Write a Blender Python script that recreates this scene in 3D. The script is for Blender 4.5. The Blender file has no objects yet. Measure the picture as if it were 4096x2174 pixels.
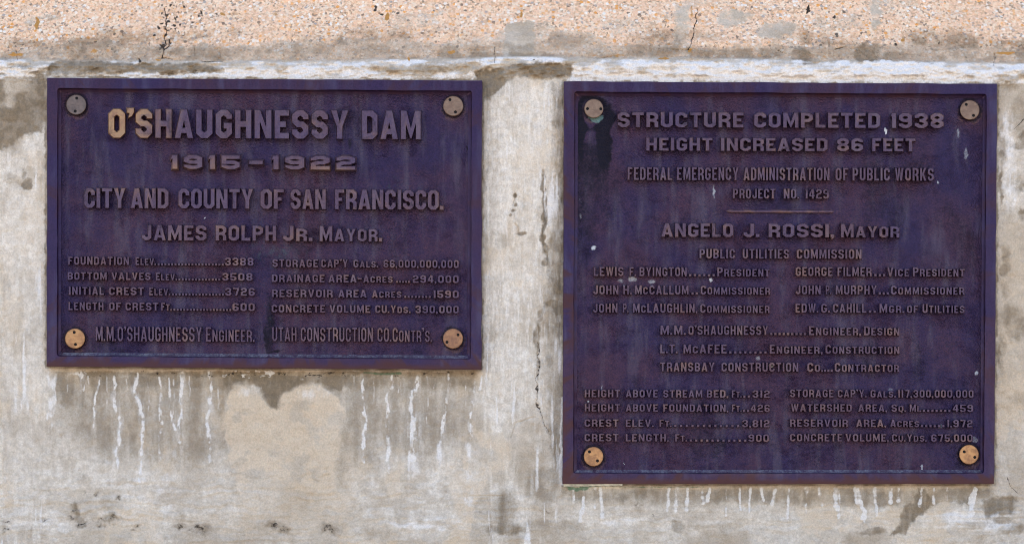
import bpy, math
import numpy as np
from mathutils import Vector
from mathutils.geometry import tessellate_polygon

# ------------------------------------------------------------------ camera, sky, sun, exposure
SC = bpy.context.scene
C = SC.collection
K = 0.0007            # metres per photo unit on the wall's plane (4096 units across the frame)
D = 2.80              # camera to wall
PX, PY = 2048.0, 2300.0   # the camera's own height on the wall, in the same units
EYE = 1.55

cam = bpy.data.cameras.new('camera')
cam_o = bpy.data.objects.new('camera', cam)
C.objects.link(cam_o)
cam_o.location = (0, -D, EYE)
cam_o.rotation_euler = (math.radians(90), 0, 0)
cam.sensor_fit = 'HORIZONTAL'
cam.sensor_width = 36.0
cam.lens = 36.0 * (D / K) / 4096.0
cam.shift_y = (PY - 1087.0) / 4096.0
cam.clip_start = 0.05
cam.clip_end = 2000
SC.camera = cam_o

SUN_EL, SUN_AZ = math.radians(50), math.radians(0)
world = bpy.data.worlds.new('World')
SC.world = world
world.use_nodes = True
wn = world.node_tree.nodes
sky = wn.new('ShaderNodeTexSky')
sky.sky_type = 'NISHITA'
sky.sun_disc = False
sky.sun_elevation = SUN_EL
sky.sun_rotation = SUN_AZ
sky.air_density = 1.0
sky.dust_density = 2.0
sky.ozone_density = 1.0
world.node_tree.links.new(sky.outputs[0], wn['Background'].inputs[0])
wn['Background'].inputs[1].default_value = 0.12

sun = bpy.data.lights.new('sun', 'SUN')
sun.energy = 4.0
sun.angle = math.radians(0.5)
sun.color = (1.0, 0.95, 0.88)
sun_o = bpy.data.objects.new('sun', sun)
C.objects.link(sun_o)
sun_o.location = (0, 6, 9)
sun_o.rotation_euler = (-(math.pi / 2 - SUN_EL), 0, SUN_AZ)

SC.view_settings.view_transform = 'Standard'
SC.view_settings.look = 'None'
SC.view_settings.exposure = 1.85
SC.view_settings.gamma = 1.0
SC.view_settings.use_curve_mapping = False
SC.cycles.filter_width = 1.05

# ------------------------------------------------------------------ helpers
def W(u, v, dep):
    """Point standing dep metres proud of the wall plane (arrays or scalars)."""
    f = K * (D - dep) / D
    return (u - PX) * f, -dep, EYE + (PY - v) * f

def hash_lattice(seed, ny, nx):
    return np.random.default_rng(seed).random((ny, nx)).astype(np.float32)

_LAT = {}
def noise(x, y, sx, sy, seed):
    """smooth value noise 0..1; sx, sy are feature sizes"""
    if seed not in _LAT:
        _LAT[seed] = hash_lattice(seed, 256, 256)
    L = _LAT[seed]
    X = np.asarray(x, np.float32) / sx + 1000.0
    Y = np.asarray(y, np.float32) / sy + 1000.0
    xi = np.floor(X).astype(np.int32); yi = np.floor(Y).astype(np.int32)
    fx = X - xi; fy = Y - yi
    fx = fx * fx * (3 - 2 * fx); fy = fy * fy * (3 - 2 * fy)
    a = L[yi & 255, xi & 255]; b = L[yi & 255, (xi + 1) & 255]
    c = L[(yi + 1) & 255, xi & 255]; d = L[(yi + 1) & 255, (xi + 1) & 255]
    return (a * (1 - fx) + b * fx) * (1 - fy) + (c * (1 - fx) + d * fx) * fy

def fbm(x, y, sx, sy, seed, octv=4, gain=0.55):
    s = 0.0; a = 1.0; t = 0.0
    for o in range(octv):
        s = s + a * noise(x, y, sx / 2 ** o, sy / 2 ** o, seed * 17 + o)
        t += a; a *= gain
    return s / t

def sstep(a, b, x):
    t = np.clip((x - a) / (b - a), 0, 1)
    return t * t * (3 - 2 * t)

def mesh_from_grid(name, X, Y, Z, attrs):
    """X, Y, Z: (rows, cols) arrays, rows going up and columns going right"""
    ny, nx = X.shape
    co = np.stack([X, Y, Z], -1).reshape(-1, 3).astype(np.float32)
    idx = np.arange(ny * nx).reshape(ny, nx)
    q = np.stack([idx[:-1, :-1], idx[:-1, 1:], idx[1:, 1:], idx[1:, :-1]], -1).reshape(-1)
    nf = (ny - 1) * (nx - 1)
    me = bpy.data.meshes.new(name)
    me.vertices.add(len(co)); me.vertices.foreach_set('co', co.ravel())
    me.loops.add(nf * 4); me.loops.foreach_set('vertex_index', q.astype(np.int32))
    me.polygons.add(nf)
    me.polygons.foreach_set('loop_start', np.arange(0, nf * 4, 4, dtype=np.int32))
    me.polygons.foreach_set('use_smooth', np.ones(nf, dtype=bool))
    me.update(calc_edges=True)
    for an, arr in attrs.items():
        at = me.attributes.new(an, 'FLOAT_COLOR', 'POINT')
        at.data.foreach_set('color', arr.reshape(-1, 4).astype(np.float32).ravel())
    me.validate()
    return me

def link(name, me, mat, parent=None):
    o = bpy.data.objects.new(name, me)
    C.objects.link(o)
    if mat is not None:
        me.materials.append(mat)
    if parent is not None:
        o.parent = parent
    return o

def empty(name, loc):
    o = bpy.data.objects.new(name, None)
    o.empty_display_size = 0.1
    o.location = loc
    C.objects.link(o)
    return o

class NB:
    """small node-building shorthand"""
    def __init__(self, name):
        self.m = bpy.data.materials.new(name)
        self.m.use_nodes = True
        self.t = self.m.node_tree
        self.b = self.t.nodes['Principled BSDF']
    def n(self, kind, **kw):
        nd = self.t.nodes.new(kind)
        for k, v in kw.items():
            setattr(nd, k, v)
        return nd
    def l(self, a, b):
        self.t.links.new(a, b)
    def put(self, sock, v):
        if isinstance(v, bpy.types.NodeSocket):
            self.l(v, sock)
        elif isinstance(v, tuple) and len(v) == 3 and sock.type == 'RGBA':
            sock.default_value = (*v, 1)
        else:
            sock.default_value = v
    def pos(self, scale=(1, 1, 1)):
        g = self.n('ShaderNodeNewGeometry')
        mp = self.n('ShaderNodeMapping')
        self.l(g.outputs['Position'], mp.inputs['Vector'])
        mp.inputs['Scale'].default_value = scale
        return mp.outputs[0]
    def noise(self, scale, detail=4, rough=0.6, vec=None, col=False):
        t = self.n('ShaderNodeTexNoise')
        t.inputs['Scale'].default_value = scale
        t.inputs['Detail'].default_value = detail
        t.inputs['Roughness'].default_value = rough
        self.l(vec if vec is not None else self.pos(), t.inputs['Vector'])
        return t.outputs['Color' if col else 'Fac']
    def math(self, op, a, b=0.0, c=0.0, clamp=False):
        t = self.n('ShaderNodeMath', operation=op, use_clamp=clamp)
        self.put(t.inputs[0], a); self.put(t.inputs[1], b); self.put(t.inputs[2], c)
        return t.outputs[0]
    def rng(self, v, a, b, c=0.0, d=1.0):
        t = self.n('ShaderNodeMapRange', interpolation_type='SMOOTHSTEP')
        self.put(t.inputs[0], v)
        for i, x in enumerate((a, b, c, d)):
            t.inputs[i + 1].default_value = x
        return t.outputs[0]
    def mix(self, f, a, b, blend='MIX'):
        t = self.n('ShaderNodeMix', data_type='RGBA', blend_type=blend)
        self.put(t.inputs[0], f); self.put(t.inputs[6], a); self.put(t.inputs[7], b)
        return t.outputs[2]
    def attr(self, name):
        a = self.n('ShaderNodeAttribute', attribute_name=name)
        s = self.n('ShaderNodeSeparateColor')
        self.l(a.outputs['Color'], s.inputs[0])
        return s.outputs[0], s.outputs[1], s.outputs[2], a.outputs['Alpha']
    def ragged(self, mask, nz, amt=0.7, lo=0.35, hi=0.65):
        return self.rng(self.math('ADD', mask, self.math('MULTIPLY', self.math('SUBTRACT', nz, 0.5), amt)), lo, hi)

# ------------------------------------------------------------------ materials
def wall_material():
    n = NB('weathered_concrete')
    damp, lime, tan, agg = n.attr('mask_a')
    pale, _, _, _ = n.attr('mask_c')
    speck, lichen, green, streak = n.attr('mask_b')
    fine = n.noise(165, 4, 0.72)
    mid = n.noise(62, 6, 0.72)
    mid2 = n.noise(30, 7, 0.74, n.pos((1, 1, 1.3)))
    big = n.noise(7, 5, 0.6)
    vert = n.noise(60, 5, 0.65, n.pos((1.6, 1, 0.22)))
    # plaster
    col = n.mix(n.rng(big, 0.35, 0.65), PAL['plaster_a'], PAL['plaster_b'])
    col = n.mix(n.math('MULTIPLY', n.rng(mid, 0.42, 0.70), 0.30), col, PAL['plaster_c'])
    col = n.mix(n.math('MULTIPLY', n.rng(vert, 0.45, 0.7), streak), col, PAL['lime'])
    col = n.mix(n.math('MULTIPLY', n.ragged(tan, mid2, 0.5, 0.25, 0.75), 0.85), col,
                n.mix(n.rng(mid2, 0.36, 0.68), PAL['tan_a'], PAL['tan_b']))
    sv = n.rng(streak, 0.05, 0.4, 0.0, 0.6)
    pn = n.math('ADD', n.math('MULTIPLY', n.rng(vert, 0.3, 0.7), sv), n.math('MULTIPLY', n.rng(mid2, 0.3, 0.7), n.math('SUBTRACT', 1.0, sv)))
    col = n.mix(n.math('MULTIPLY', pale, n.math('ADD', n.math('MULTIPLY', pn, 0.40), 0.52)), col, n.mix(n.rng(mid, .4, .65), PAL['pale_a'], PAL['pale_b']))
    # exposed aggregate: small stones in mortar
    warp = n.n('ShaderNodeVectorMath', operation='ADD')
    sc = n.n('ShaderNodeVectorMath', operation='SCALE')
    n.l(n.noise(300, 2, 0.5, col=True), sc.inputs[0]); sc.inputs['Scale'].default_value = 0.003
    n.l(n.pos(), warp.inputs[0]); n.l(sc.outputs[0], warp.inputs[1])
    def stones(scale, stops):
        v = n.n('ShaderNodeTexVoronoi'); v.inputs['Scale'].default_value = scale
        n.l(warp.outputs[0], v.inputs['Vector'])
        s = n.n('ShaderNodeSeparateColor'); n.l(v.outputs['Color'], s.inputs[0])
        r = n.n('ShaderNodeValToRGB'); r.color_ramp.interpolation = 'CONSTANT'
        el = r.color_ramp.elements
        while len(el) < len(stops):
            el.new(0.5)
        for e, (p, c) in zip(el, stops):
            e.position = p; e.color = (*c, 1)
        n.l(s.outputs[0], r.inputs[0])
        return v, r.outputs[0], s.outputs[1]
    v1, c1, r1 = stones(98, PAL['stones'])
    v2, c2, r2 = stones(165, PAL['sand'])
    st = n.mix(n.math('MULTIPLY', n.rng(v1.outputs['Distance'], 0.62, 0.40), n.rng(r1, 0.42, 0.46)), c2, c1)
    st = n.mix(n.math('MULTIPLY', n.rng(big, 0.4, 0.62), 0.28), st, PAL['peach'])
    aggm = n.ragged(agg, n.math('ADD', n.math('MULTIPLY', mid2, 0.5), n.math('MULTIPLY', fine, 0.5)), 0.9, 0.3, 0.7)
    col = n.mix(aggm, col, st)
    # damp algae stains, keep some of the stone showing through
    dk = n.mix(n.rng(mid, 0.35, 0.7), PAL['damp_a'], PAL['damp_b'])
    dampm = n.ragged(damp, n.math('ADD', n.math('MULTIPLY', mid2, 0.35), n.math('ADD', n.math('MULTIPLY', mid, 0.35), n.math('MULTIPLY', fine, 0.3))), 0.95, 0.02, 0.98)
    col = n.mix(n.math('MULTIPLY', dampm, 0.92), col, n.mix(0.38, dk, n.mix(1.0, col, (0.52, 0.47, 0.39), 'MULTIPLY')))
    # lime bloom
    lm = n.ragged(lime, n.math('ADD', n.math('MULTIPLY', mid, 0.55), n.math('MULTIPLY', fine, 0.45)), 0.95, 0.2, 0.85)
    col = n.mix(n.math('MULTIPLY', lm, 0.92), col, PAL['lime'])
    col = n.mix(n.ragged(lichen, mid, 0.9, 0.3, 0.6), col, PAL['lichen'])
    col = n.mix(n.math('MULTIPLY', n.ragged(green, mid, 0.8, 0.3, 0.7), 0.8), col, PAL['green'])
    col = n.mix(n.ragged(speck, fine, 0.8, 0.35, 0.6), col, PAL['dirt'])
    # grain of the sand in the mortar
    hs = n.n('ShaderNodeHueSaturation')
    n.put(hs.inputs['Value'], n.math('MULTIPLY', n.rng(n.noise(230, 3, 0.75), 0.28, 0.72, 0.86, 1.11), n.rng(mid2, 0.30, 0.70, 0.93, 1.05)))
    n.l(col, hs.inputs['Color'])
    n.l(hs.outputs[0], n.b.inputs['Base Color'])
    n.b.inputs['Roughness'].default_value = 0.92
    n.b.inputs['Specular IOR Level'].default_value = 0.2
    h = n.math('ADD', n.math('MULTIPLY', fine, 1.3), n.math('MULTIPLY', mid, 2.2))
    h = n.math('ADD', h, n.math('MULTIPLY', n.math('MULTIPLY', v1.outputs['Distance'], aggm), -1.6))
    bp = n.n('ShaderNodeBump'); bp.inputs['Strength'].default_value = 0.75
    bp.inputs['Distance'].default_value = 0.0025
    n.l(h, bp.inputs['Height']); n.l(bp.outputs[0], n.b.inputs['Normal'])
    return n.m

PAL = dict(
    plaster_a=(0.49, 0.40, 0.305), plaster_b=(0.62, 0.53, 0.43), plaster_c=(0.40, 0.315, 0.23),
    tan_a=(0.76, 0.62, 0.465), tan_b=(0.60, 0.465, 0.33), pale_a=(0.90, 0.835, 0.755), pale_b=(0.73, 0.645, 0.545),
    lime=(0.86, 0.81, 0.77), damp_a=(0.095, 0.074, 0.052), damp_b=(0.27, 0.20, 0.128),
    lichen=(0.50, 0.25, 0.07), green=(0.08, 0.18, 0.11), dirt=(0.06, 0.045, 0.035),
    peach=(0.88, 0.575, 0.38),
    stones=[(0.0, (0.92, 0.84, 0.76)), (0.22, (0.88, 0.60, 0.42)), (0.46, (0.74, 0.47, 0.30)), (0.60, (0.90, 0.71, 0.54)),
            (0.76, (0.82, 0.38, 0.11)), (0.83, (0.46, 0.39, 0.35)), (0.90, (0.84, 0.49, 0.25)), (0.97, (0.14, 0.11, 0.09))],
    sand=[(0.0, (0.84, 0.55, 0.37)), (0.3, (0.92, 0.67, 0.48)), (0.55, (0.66, 0.44, 0.29)), (0.75, (0.90, 0.72, 0.55)), (0.92, (0.36, 0.26, 0.19))],
)

def bronze_material(name, plate=False, bases=None, rough=(0.42, 0.62), patch=(0.16, 0.27, 0.26)):
    ba, bb, bc, bd = bases
    n = NB(name)
    wear, lime, grime, verd = n.attr('mask')
    big = n.noise(6, 5, 0.6)
    mid = n.noise(45, 6, 0.72)
    fine = n.noise(190, 3, 0.7)
    run = n.noise(22, 5, 0.6, n.pos((1.5, 1, 0.25)))
    col = n.mix(n.rng(big, 0.36, 0.64), ba, bb)
    col = n.mix(n.math('MULTIPLY', n.rng(mid, 0.42, 0.72), 0.40), col, bc)
    col = n.mix(n.math('MULTIPLY', n.rng(fine, 0.40, 0.66), 0.50), col, tuple(x * 0.42 for x in ba))
    col = n.mix(n.math('MULTIPLY', n.rng(run, 0.46, 0.74), 0.55), col, bd)
    w = n.ragged(wear, mid, 0.7, 0.15, 0.95)
    col = n.mix(w, col, n.mix(n.rng(mid, 0.4, 0.65), (0.42, 0.235, 0.115), (0.30, 0.155, 0.095)))
    col = n.mix(n.ragged(grime, n.math('ADD', n.math('MULTIPLY', mid, 0.5), n.math('MULTIPLY', fine, 0.5)), 0.9, 0.2, 0.8), col, (0.006, 0.003, 0.010))
    col = n.mix(n.ragged(verd, mid, 0.6, 0.3, 0.8), col, patch)
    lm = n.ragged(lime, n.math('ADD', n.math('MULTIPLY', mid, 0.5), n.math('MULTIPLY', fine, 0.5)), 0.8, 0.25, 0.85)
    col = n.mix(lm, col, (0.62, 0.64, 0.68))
    n.l(col, n.b.inputs['Base Color'])
    n.b.inputs['Specular IOR Level'].default_value = 0.3
    n.put(n.b.inputs['Metallic'], n.math('MULTIPLY', n.math('SUBTRACT', 1.0, lm), 0.45))
    n.put(n.b.inputs['Roughness'], n.rng(mid, 0.3, 0.7, *rough))
    bp = n.n('ShaderNodeBump')
    if plate:   # combed arcs left by the foundry sand
        v = n.n('ShaderNodeTexVoronoi'); v.inputs['Scale'].default_value = 21
        wv = n.n('ShaderNodeVectorMath', operation='SCALE'); n.l(n.noise(14, 3, 0.6, col=True), wv.inputs[0]); wv.inputs['Scale'].default_value = 0.10
        wa = n.n('ShaderNodeVectorMath', operation='ADD'); n.l(n.pos(), wa.inputs[0]); n.l(wv.outputs[0], wa.inputs[1])
        n.l(wa.outputs[0], v.inputs['Vector'])
        ph = n.math('ADD', n.math('MULTIPLY', v.outputs['Distance'], 60.0), n.math('MULTIPLY', mid, 14.0))
        arcs = n.math('SINE', ph)
        h = n.math('ADD', n.math('MULTIPLY', arcs, n.rng(n.noise(19, 4, 0.6), 0.42, 0.66, 0.0, 0.9)), n.math('MULTIPLY', n.noise(150, 3, 0.7), 4.0))
        bp.inputs['Strength'].default_value = 0.6; bp.inputs['Distance'].default_value = 0.0016
    else:
        h = n.math('ADD', n.math('MULTIPLY', fine, 0.6), mid)
        bp.inputs['Strength'].default_value = 0.35; bp.inputs['Distance'].default_value = 0.0010
    n.l(h, bp.inputs['Height']); n.l(bp.outputs[0], n.b.inputs['Normal'])
    return n.m

def cap_material(name, a, b):
    n = NB(name)
    mid = n.noise(55, 5, 0.65)
    scr = n.noise(120, 4, 0.6, n.pos((0.35, 1, 1.5)))
    col = n.mix(n.rng(mid, 0.38, 0.66), a, b)
    col = n.mix(n.math('MULTIPLY', n.rng(scr, 0.52, 0.72), 0.5), col, tuple(x * 0.45 for x in a))
    n.l(col, n.b.inputs['Base Color'])
    n.b.inputs['Metallic'].default_value = 0.55
    n.put(n.b.inputs['Roughness'], n.rng(mid, 0.3, 0.7, 0.38, 0.55))
    bp = n.n('ShaderNodeBump'); bp.inputs['Strength'].default_value = 0.3; bp.inputs['Distance'].default_value = 0.0008
    n.l(mid, bp.inputs['Height']); n.l(bp.outputs[0], n.b.inputs['Normal'])
    return n.m

def plain_material(name, col, rough=0.9, nz=40, amt=0.3):
    n = NB(name)
    m = n.noise(nz, 5, 0.65)
    n.l(n.mix(n.rng(m, 0.3, 0.7), tuple(c * (1 - amt) for c in col), tuple(min(1, c * (1 + amt)) for c in col)), n.b.inputs['Base Color'])
    n.b.inputs['Roughness'].default_value = rough
    return n.m

MW = wall_material()
MPLATE = bronze_material('bronze_cast_ground', True, ((0.034, 0.019, 0.064), (0.064, 0.027, 0.052), (0.016, 0.012, 0.048), (0.098, 0.078, 0.112)), (0.34, 0.54))
MBRONZE = bronze_material('bronze_rim', False, ((0.042, 0.021, 0.064), (0.060, 0.024, 0.046), (0.028, 0.020, 0.068), (0.084, 0.064, 0.112)), (0.28, 0.44), (0.066, 0.022, 0.022))
MLETTER = bronze_material('bronze_lettering', False, ((0.110, 0.066, 0.108), (0.138, 0.074, 0.088), (0.046, 0.028, 0.060), (0.165, 0.110, 0.125)), (0.34, 0.52))
MDARK = plain_material('dark_grime', (0.006, 0.005, 0.006))  # near-black, painted shade for the holes in the bolt caps
MSEAL = plain_material('pale_sealant', (0.75, 0.75, 0.66))

# ------------------------------------------------------------------ pavement in front of the wall
xs = np.array([-400, -40, -12, -6, -3, 0, 3, 6, 12, 40, 400.0]); ys = np.array([-400, -40, -12, -6, -3, 0.35, 12, 400.0])
GX, GY = np.meshgrid(xs, ys)
pm = mesh_from_grid('pavement', GX, GY, np.zeros_like(GX), {})
pave = link('pavement', pm, plain_material('pavement_concrete', (0.40, 0.33, 0.25), 0.95, 3, 0.2))
pave['kind'] = 'structure'

# ------------------------------------------------------------------ the wall
S = 4096 / 2576.0     # stain positions below are written on a 2576-wide grid
ul = np.concatenate([np.linspace(-17000, -260, 40)[:-1], np.arange(-260, 4360, 3.0), np.linspace(4360, 21000, 40)])
vd = np.concatenate([np.linspace(4514, 2340, 40)[:-1], np.arange(2340, -160, -3.0), np.linspace(-160, -843, 24)])   # upwards
U, V = np.meshgrid(ul.astype(np.float32), vd.astype(np.float32))
dU, dV = U / S, V / S
wx = (fbm(dU, dV, 46, 46, 3, 4) - 0.5) * 2
wy = (fbm(dU, dV, 46, 46, 4, 4) - 0.5) * 2
gx = (fbm(dU, dV, 11, 11, 5, 3) - 0.5) * 2
gy = (fbm(dU, dV, 11, 11, 6, 3) - 0.5) * 2
Z0 = np.zeros_like(U)
damp, lime, tan, agg = Z0.copy(), Z0.copy(), Z0.copy(), Z0.copy()
speck, lichen, green, streak = Z0.copy(), Z0.copy(), Z0.copy(), Z0.copy()
pale = Z0.copy()
hgt = Z0.copy()       # relief in metres, towards the viewer

def box(x0, y0, x1, y1, m=60):
    c = np.where((ul / S > x0 - m) & (ul / S < x1 + m))[0]; r = np.where((vd / S > y0 - m) & (vd / S < y1 + m))[0]
    return np.ix_(r, c) if len(c) and len(r) else None

def blob(dst, cx, cy, rx, ry, val=1.0, soft=0.35, warp=14, fine=7):
    ix = box(cx - rx, cy - ry, cx + rx, cy + ry, 40 + 0.6 * max(rx, ry))
    if ix is None: return
    x = dU[ix] + wx[ix] * warp + gx[ix] * fine; y = dV[ix] + wy[ix] * warp + gy[ix] * fine
    r = np.sqrt(((x - cx) / rx) ** 2 + ((y - cy) / ry) ** 2)
    m = sstep(1 + soft, 1 - soft, r) * abs(val)
    dst[ix] = np.maximum(dst[ix], m) if val > 0 else dst[ix] * (1 - m)

def poly(dst, pts, val=1.0, soft=8, warp=8, fine=7):
    """soft-edged polygon"""
    p = np.array(pts, float)
    ix = box(p[:, 0].min(), p[:, 1].min(), p[:, 0].max(), p[:, 1].max(), 40)
    if ix is None: return
    x = dU[ix] + wx[ix] * warp + gx[ix] * fine; y = dV[ix] + wy[ix] * warp + gy[ix] * fine
    inside = np.zeros(x.shape, bool); dist = np.full(x.shape, 1e9, np.float32)
    n = len(p)
    for i in range(n):
        (x0, y0), (x1, y1) = p[i], p[(i + 1) % n]
        if y0 != y1:
            cr = ((y0 > y) != (y1 > y)) & (x < (x1 - x0) * (y - y0) / (y1 - y0) + x0)
            inside ^= cr
        L2 = (x1 - x0) ** 2 + (y1 - y0) ** 2 + 1e-9
        t = np.clip(((x - x0) * (x1 - x0) + (y - y0) * (y1 - y0)) / L2, 0, 1)
        dist = np.minimum(dist, np.hypot(x - x0 - t * (x1 - x0), y - y0 - t * (y1 - y0)))
    m = sstep(-soft, soft, np.where(inside, dist, -dist)) * abs(val)
    dst[ix] = np.maximum(dst[ix], m) if val > 0 else dst[ix] * (1 - m)

def line(dst, pts, w0, w1=None, val=1.0, soft=1.0, jit=3.0, seed=0, fade=None, add=False):
    """polyline with width w0 -> w1; fade = (start, end) strength along it"""
    p = np.array(pts, float)
    w1 = w0 if w1 is None else w1
    ix = box(p[:, 0].min(), p[:, 1].min(), p[:, 0].max(), p[:, 1].max(), max(w0, w1) + jit + 4)
    if ix is None: return
    x = dU[ix] + (noise(dU[ix], dV[ix], 14, 14, 900 + seed) - 0.5) * 2 * jit + (noise(dU[ix], dV[ix], 4.5, 4.5, 940 + seed) - 0.5) * jit
    y = dV[ix]
    seg = np.hypot(np.diff(p[:, 0]), np.diff(p[:, 1])); cum = np.concatenate([[0], np.cumsum(seg)]); T = cum[-1]
    best = np.full(x.shape, 1e9, np.float32); tt = np.zeros(x.shape, np.float32)
    for i in range(len(p) - 1):
        (x0, y0), (x1, y1) = p[i], p[i + 1]
        t = np.clip(((x - x0) * (x1 - x0) + (y - y0) * (y1 - y0)) / (seg[i] ** 2 + 1e-9), 0, 1)
        d = np.hypot(x - x0 - t * (x1 - x0), y - y0 - t * (y1 - y0))
        k = d < best
        best = np.where(k, d, best); tt = np.where(k, (cum[i] + t * seg[i]) / T, tt)
    w = w0 + (w1 - w0) * tt
    m = sstep(w * (0.5 + 0.5 * soft), w * 0.5 * (1 - 0.5 * soft), best) * val
    if fade is not None:
        m = m * (fade[0] + (fade[1] - fade[0]) * tt)
    if add:
        dst[ix] += m
    else:
        dst[ix] = np.maximum(dst[ix], m)

# --- overall profile: a rendered face, a lime-crusted ledge, and above it the older course leaning back
seam = 151 + 6 * np.sin(dU / 330.0) + 4 * (noise(dU, dV * 0, 60, 60, 70) - 0.5) + np.where(dU > 1430, 3, 0)
back = sstep(20, -8, dV - seam)                     # 1 above the ledge
dep = -0.020 * back - np.maximum(seam - dV, 0) * S * K * math.tan(math.radians(24))

# --- exposed aggregate course
edge = np.interp(ul / S, [-300, 0, 60, 130, 200, 260, 420, 560, 640, 720, 800, 950, 1060, 1110, 1180, 1240, 1275, 1330, 1400, 1480, 1520, 1600, 1690,
                          1740, 1790, 1880, 2000, 2180, 2260, 2350, 2440, 2576, 2900],
                 [128, 128, 120, 112, 112, 112, 116, 118, 112, 100, 100, 104, 104, 110, 110, 95, 66, 54, 74, 76, 112, 118, 122, 120, 122, 112, 118, 112, 112, 114, 120, 130, 130])
agg = sstep(9, -9, dV + wy * 16 + gy * 9 - edge[None, :])
agg *= 1 - .45 * sstep(.56, .72, fbm(dU, dV, 130, 60, 86, 4))
agg = np.maximum(agg, 0.50 * sstep(12, -8, dV - seam))
poly(agg, [(1275, 60), (1335, 54), (1345, 170), (1270, 170)], -0.8, 10)
poly(agg, [(1705, 20), (1735, 20), (1735, 120), (1690, 120)], -0.55, 10)
blob(agg, 1850, 45, 50, 22, -0.6); blob(agg, 1960, 70, 60, 22, -0.6); blob(agg, 60, 30, 30, 40, -0.35); blob(agg, 2200, 45, 14, 40, -0.4); blob(agg, 110, 50, 50, 18, -0.25)
poly(damp, [(-200, 134), (120, 128), (300, 118), (640, 116), (740, 103), (1000, 106), (1190, 116), (1260, 104), (1300, 112), (1300, 140), (1000, 142), (700, 140), (400, 146), (-200, 152)], 0.52, 8, 5)
poly(damp, [(1390, 78), (1480, 80), (1530, 118), (1700, 128), (2576, 130), (2800, 130), (2800, 158), (2200, 156), (1700, 146), (1400, 148), (1370, 112)], 0.50, 9, 6)
poly(damp, [(2250, 116), (2576, 128), (2800, 135), (2800, 165), (2260, 150)], 0.42, 8, 6)
blob(damp, 2185, 136, 40, 30, 0.95, 0.25, 9); blob(damp, 2012, 136, 30, 20, 0.85, 0.3, 9); blob(damp, 2030, 148, 28, 10, 0.7, 0.3, 9)
blob(damp, 2190, 178, 34, 10, 0.6); blob(damp, 2438, 185, 16, 14, 0.75)
dirt = sstep(50, 108, dV + wy * 22) * sstep(seam + 4, seam - 6, dV)
damp = np.maximum(damp, dirt * (.16 + .50 * sstep(.36, .66, fbm(dU, dV, 170, 36, 87, 5))))
damp = np.maximum(damp, .46 * sstep(104, 122, dV + wy * 14 + gy * 8) * sstep(seam + 2, seam - 6, dV)); del dirt
# --- the ledge over the plaques
rim = sstep(-6, 4, dV - seam) * sstep(60, 40, dV - seam)
lime = np.maximum(lime, rim * (0.30 + .45 * sstep(.42, .62, fbm(dU, dV, 50, 14, 88, 4))))
lime = np.maximum(lime, sstep(-2, 4, dV - seam) * sstep(14, 6, dV - seam) * 0.40)
poly(lime, [(560, 172), (900, 160), (1190, 168), (1210, 198), (560, 194)], 0.62, 8)
poly(lime, [(300, 184), (700, 184), (1210, 190), (1210, 200), (300, 196)], 0.85, 5, 3)
poly(lime, [(1432, 156), (1700, 153), (2340, 158), (2500, 178), (2500, 212), (1418, 206), (1432, 186)], 0.82, 7, 6)
poly(lime, [(1900, 178), (2400, 172), (2480, 205), (1900, 204)], 1.0, 10, 8)
poly(damp, [(120, 162), (155, 148), (290, 158), (500, 160), (560, 176), (520, 188), (420, 190), (240, 184), (110, 196)], 0.95, 6, 6)
poly(damp, [(900, 166), (1160, 160), (1180, 186), (980, 184)], 0.42, 10, 10)
poly(damp, [(1050, 164), (1110, 164), (1130, 186), (1060, 184)], 0.7, 8, 8)
poly(damp, [(1190, 182), (1290, 160), (1440, 158), (1436, 190), (1400, 202), (1330, 196), (1300, 190), (1258, 222), (1228, 252), (1212, 245)], 0.95, 6, 6)
blob(damp, 1590, 182, 30, 18, 0.6, 0.5, 14); blob(damp, 1560, 166, 60, 8, 0.3); blob(damp, 1420, 172, 30, 10, 0.7)
blob(lime, 1330, 190, 12, 5, 1.0, 0.3, 5)
for q in ([(118, 165), (155, 150), (300, 158), (500, 160), (556, 178), (420, 186), (240, 182), (118, 192)], [(1190, 180), (1290, 158), (1445, 156), (1432, 192), (1330, 198), (1215, 250)], [(900, 166), (1190, 160), (1180, 186), (980, 184)]):
    poly(lime, q, -0.85, 8, 8)
# --- left strip beside the left plaque
poly(damp, [(-260, 172), (60, 168), (118, 180), (118, 300), (96, 330), (60, 345), (20, 375), (-260, 380)], 1.0, 10, 14)
blob(damp, 35, 215, 34, 24, -0.6, 0.5); blob(damp, 22, 260, 25, 22, -0.5, 0.5); blob(lime, 40, 185, 26, 10, 0.6)
poly(damp, [(-200, 290), (40, 286), (58, 330), (40, 352), (10, 380), (-200, 385)], .75, 8, 8); blob(pale, 87, 305, 20, 26, .8, .5, 8); blob(pale, 30, 500, 34, 120, .55, .7); blob(damp, 62, 440, 10, 8, .95, .4, 6); blob(damp, 66, 462, 16, 16, 1.0, .4, 6); blob(damp, 106, 450, 10, 18, .4); blob(damp, 100, 390, 8, 16, .4); blob(damp, 68, 447, 22, 26, 0.5, 0.4, 10); blob(damp, 40, 450, 30, 16, 0.5); blob(damp, 25, 330, 35, 60, 0.55, 0.6)
blob(pale, 80, 360, 22, 60, 0.75, 0.5); blob(pale, 30, 420, 28, 30, 0.5, 0.6); blob(pale, 55, 560, 80, 70, 0.42, 0.7); blob(pale, 40, 760, 60, 160, 0.46, 0.8)
blob(tan, 30, 900, 70, 150, 0.35, 0.8); blob(pale, 95, 1000, 45, 150, 0.5, 0.6)
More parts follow.
